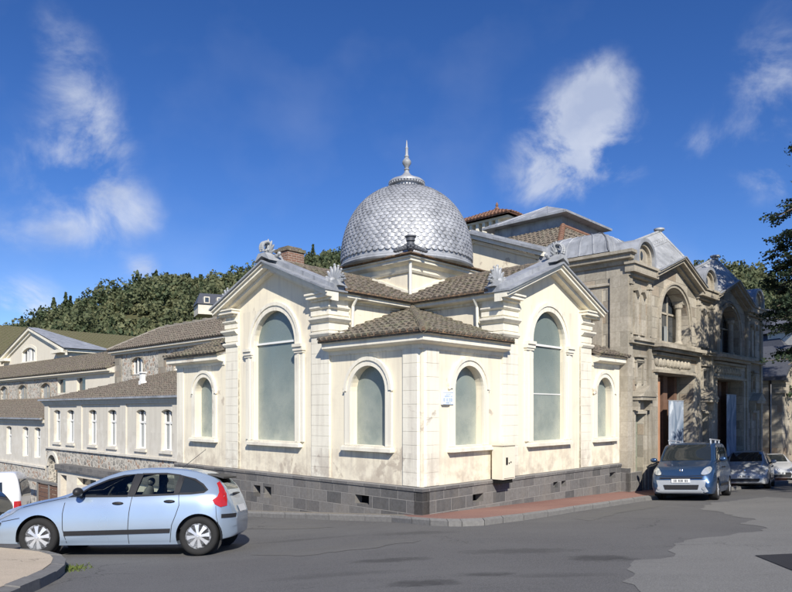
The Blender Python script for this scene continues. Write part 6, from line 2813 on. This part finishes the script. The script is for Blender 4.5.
# ---- white van, only its rear half in the frame
VN = dict(L=4.9, wheels=(.95, 3.95, .33), track=.80, sig=.05,
          top=[(0, .75), (.1, .9), (.6, 1.08), (.9, 1.15), (1.6, 1.80), (1.9, 1.88), (4.6, 1.90), (4.8, 1.86), (4.87, 1.5), (4.9, 1.0)],
          belt=[(0, .6), (.6, .95), (1.0, 1.05), (4.7, 1.08), (4.9, .9)],
          w=[(0, .72), (.2, .86), (.6, .94), (4.6, .95), (4.8, .93), (4.9, .88)],
          wr=[(0, .5), (.8, .75), (1.6, .76), (4.6, .80), (4.9, .78)],
          zl=[(0, .28), (.4, .22), (4.5, .24), (4.9, .34)])
vc = Car('parked_van', 'white panelled minivan at the left edge with red tail light and dark rear window', 'van', VN, (-13.35, 19.4), R(19), 'paint_white')
for sg in (-1, 1):
    vc.patch('window', 'glass', [(2.85, 1.12), (4.45, 1.12), (4.43, 1.58), (2.87, 1.58)], sg=sg, off=.012)
    vc.patch('window', 'glass', [(1.5, 1.1), (2.6, 1.1), (2.6, 1.6), (1.75, 1.6)], sg=sg, off=.012)
    vc.patch('tail_light', 'lamp_red', [(4.74, .72), (4.87, .72), (4.87, 1.02), (4.74, 1.02)], sg=sg, off=.014)
    vc.strip('door_seam', 'plastic', [(2.72, 1.75), (2.72, .3)], sg=sg)
    vc.strip('door_seam', 'plastic', [(2.72, .92), (4.7, .92)], sg=sg)
vc.patch('rear_window', 'glass', [(-.70, 1.15), (.70, 1.15), (.66, 1.66), (-.66, 1.66)], 'rear', off=.012)
vc.patch('tail_light', 'lamp_red', [(-.86, .72), (-.78, .72), (-.78, 1.02), (-.86, 1.02)], 'rear', off=.014)
vc.patch('tail_light', 'lamp_red', [(.86, .72), (.78, .72), (.78, 1.02), (.86, 1.02)], 'rear', off=.014)
vc.patch('bumper', 'plastic', [(-.86, .36), (.86, .36), (.86, .52), (-.86, .52)], 'rear', off=.014)

# ---- dark car just entering at the left edge
dcr = Car('parked_car', 'dark grey car whose rear corner just enters at the left edge before the van', 'car', dict(HB, spokes=6), (-10.55, 14.6), R(0), 'paint_dark')
for sg in (-1, 1):
    dcr.patch('tail_light', 'lamp_red', [(3.90, .93), (4.06, .93), (4.10, .80), (3.98, .78), (3.90, .82)], sg=sg, off=.012)
    dcr.patch('window', 'glass', [(1.50, .975), (1.70, 1.12), (2.22, 1.305), (2.95, 1.335), (3.4, 1.25), (3.6, 1.08), (3.4, 1.0)], sg=sg, off=.010)
dcr.patch('rear_window', 'glass', [(-.50, 1.02), (.50, 1.02), (.44, 1.32), (-.44, 1.32)], 'rear')

# ---- tall blue leisure van
KG = dict(L=4.2, wheels=(.86, 3.55, .315), track=.74, sig=.05, spokes=10,
          top=[(0, .62), (.04, .74), (.12, .90), (.3, 1.02), (.7, 1.12), (.98, 1.19), (1.2, 1.36), (1.5, 1.60), (1.72, 1.73), (2.0, 1.79), (3.6, 1.80), (3.95, 1.77), (4.1, 1.5), (4.17, 1.1), (4.2, .8)],
          belt=[(0, .56), (.3, .90), (.9, 1.03), (1.3, 1.08), (3.9, 1.12), (4.1, 1.05), (4.2, .75)],
          w=[(0, .78), (.06, .83), (.2, .875), (.6, .91), (1.2, .92), (3.8, .915), (4.1, .88), (4.2, .82)],
          wr=[(0, .62), (.5, .74), (1.0, .78), (1.6, .755), (2.2, .75), (3.8, .75), (4.2, .72)],
          zl=[(0, .25), (.1, .20), (.5, .20), (3.7, .2), (4.2, .33)])


def front_kit(c, hood, wsb, wst, lampz, lamp, gr, plate_z, ww=.62, seed=1, bumper=None, badge=.86, grille_mat='plastic'):
    c.patch('windscreen', 'glass', [(-ww, wsb), (ww, wsb), (ww * .93, (wsb + wst) / 2 + .1), (ww * .86, wst), (-ww * .86, wst), (-ww * .93, (wsb + wst) / 2 + .1)], 'front', off=.010)
    if bumper:
        c.patch('bumper', 'bumper_silver', bumper, 'front', off=.010)
    c.patch('grille', grille_mat, gr, 'front', off=.022)
    for sg in (-1, 1):
        c.patch('headlight', 'lamp_clear', [(sg * a, b) for a, b in lamp], 'front', off=.014, smooth=3)
    h = c.bvh.ray_cast(Vector((-6, 0, plate_z)), Vector((1, 0, 0)))[0]
    m = MB()
    m.box(h.x - .035, h.x + .02, -.26, .26, plate_z - .055, plate_z + .055)
    p = m.build('number_plate', 'plate_white', c.T)
    glyphs(MB(), -.2, .2, plate_z - .035, plate_z + .035, h.x - .036, seed).build('lettering', 'plastic', p)
    h = c.bvh.ray_cast(Vector((-6, 0, badge)), Vector((1, 0, 0)))
    m = MB()
    m.ball(h[0], (.02, .055, .05), 14, 8)
    m.build('badge', 'chrome', c.T, True)


kg = Car('parked_car', 'tall blue leisure vehicle with roof bars and silver bumper, nearest car at right', 'car', KG, (9.75, 22.1), R(57), 'paint_blue', 'cars parked along the right kerb')
front_kit(kg, 1, 1.20, 1.70, .95, [(.56, .80), (.64, .95), (.76, 1.01), (.82, .93), (.78, .82), (.66, .77)], [(-.46, .34), (.46, .34), (.50, .48), (-.50, .48)], .60, .72, 3,
          [(-.74, .28), (-.55, .22), (.55, .22), (.74, .28), (.66, .44), (.70, .62), (-.70, .62), (-.66, .44)], .90)
kg.patch('grille', 'plastic', [(-.60, .665), (.60, .665), (.60, .70), (-.60, .70)], 'front', off=.02)
for sg in (-1, 1):
    kg.patch('fog_light', 'lamp_clear', [(sg * (.63 + .05 * math.cos(t * .785)), .38 + .05 * math.sin(t * .785)) for t in range(8)], 'front', off=.03)
    kg.patch('window', 'glass', [(1.30, 1.14), (1.62, 1.14), (2.22, 1.14), (2.2, 1.62), (1.80, 1.60), (1.5, 1.38)], sg=sg, off=.010)
    kg.patch('window', 'glass', [(2.34, 1.14), (3.16, 1.14), (3.14, 1.62), (2.34, 1.62)], sg=sg, off=.010)
    kg.patch('window', 'glass', [(3.28, 1.16), (3.92, 1.16), (3.85, 1.6), (3.28, 1.62)], sg=sg, off=.010)
    kg.patch('side_moulding', 'plastic', [(1.3, .40), (3.1, .40), (3.1, .48), (1.3, .48)], sg=sg, off=.012)
    kg.strip('door_seam', 'plastic', [(1.24, 1.1), (1.26, .7), (1.32, .25)], sg=sg)
    kg.strip('door_seam', 'plastic', [(2.28, 1.7), (2.28, .25)], sg=sg)
    kg.strip('door_seam', 'plastic', [(3.2, 1.7), (3.22, .9), (3.1, .3)], sg=sg)
    m = MB()
    for x in (1.9, 2.9, 3.7):
        m.box(x + kg.ox - .04, x + kg.ox + .04, sg * .62 - .02, sg * .62 + .02, 1.70, 1.85)
    m.tube((1.75 + kg.ox, sg * .62, 1.86), (3.85 + kg.ox, sg * .62, 1.86), .022, .022, 8)
    m.build('roof_bar', 'alloy', kg.T)
kg.strip('bonnet_seam', 'plastic', [(-.72, .76), (0, .73), (.72, .76)], mode='front', off=.01, w=.012)
kg.mirror(1.28, 1.18, 'paint_blue')
kg.handle(2.1, .98)
kg.handle(2.5, .98)

# ---- silver compact people carrier
MP = dict(L=4.1, wheels=(.85, 3.45, .30), track=.72, sig=.055, spokes=7,
          top=[(0, .58), (.05, .68), (.15, .80), (.4, .93), (.75, 1.02), (.95, 1.09), (1.3, 1.30), (1.65, 1.47), (2.0, 1.545), (2.6, 1.56), (3.3, 1.52), (3.7, 1.42), (3.9, 1.2), (4.05, .95), (4.1, .65)],
          belt=[(0, .5), (.3, .80), (.9, .95), (1.4, .98), (3.6, 1.04), (3.95, .95), (4.1, .6)],
          w=[(0, .64), (.08, .73), (.25, .81), (.6, .86), (1.2, .875), (3.4, .875), (3.9, .82), (4.1, .70)],
          wr=[(0, .45), (.5, .62), (1.0, .67), (1.6, .62), (2.2, .61), (3.4, .60), (4.1, .54)],
          zl=[(0, .25), (.1, .2), (.5, .2), (3.6, .2), (4.1, .33)])
mpv = Car('parked_car', 'grey silver compact car parked between the blue leisure vehicle and the last car', 'car', MP, (15.0, 28.7), R(58), 'paint_grey', 'cars parked along the right kerb')
front_kit(mpv, 1, 1.10, 1.47, .8, [(.42, .72), (.52, .86), (.68, .93), (.74, .86), (.70, .74), (.56, .69)], [(-.5, .30), (.5, .30), (.55, .42), (-.55, .42)], .50, .60, 5, [(-.66, .28), (.66, .28), (.70, .62), (-.70, .62)], .74)

# ---- silver hatchback, last in the row
mg = Car('parked_car', 'pale silver hatchback, last of the row and cut by the right edge', 'car',
         dict(HB, spokes=7), (19.5, 35.0), R(68), 'paint_silver', 'cars parked along the right kerb')
front_kit(mg, 1, 1.02, 1.38, .7, [(.36, .60), (.48, .70), (.62, .76), (.68, .70), (.62, .62), (.48, .57)], [(-.5, .27), (.5, .27), (.55, .42), (.48, .50), (-.48, .50), (-.55, .42)], .46, .58, 9, None, .63)
for c_, zz in ((mpv, .04), (mg, 0)):
    for sg in (-1, 1):
        dz = .10 if c_ is mpv else 0
        c_.patch('window', 'glass', [(1.50, .985 + dz * .5), (1.70, 1.10 + dz), (2.22, 1.29 + dz), (2.36, 1.30 + dz), (2.3, .985 + dz * .5)], sg=sg, off=.010)
        c_.patch('window', 'glass', [(2.46, .99 + dz * .5), (2.46, 1.31 + dz), (2.95, 1.31 + dz), (3.25, 1.26 + dz), (3.2, 1.0 + dz * .5)], sg=sg, off=.010)
        c_.strip('door_seam', 'plastic', [(2.4, .96), (2.38, .3)], sg=sg)
        c_.strip('door_seam', 'plastic', [(1.3, .93), (1.32, .3)], sg=sg)
        c_.patch('side_moulding', 'plastic', [(1.36, .34), (3.0, .36), (3.0, .42), (1.36, .40)], sg=sg, off=.012)
    c_.mirror(1.55, 1.03, 'paint_grey' if c_ is mpv else 'paint_silver')
    c_.handle(2.22, .86)
    c_.handle(3.0, .88)
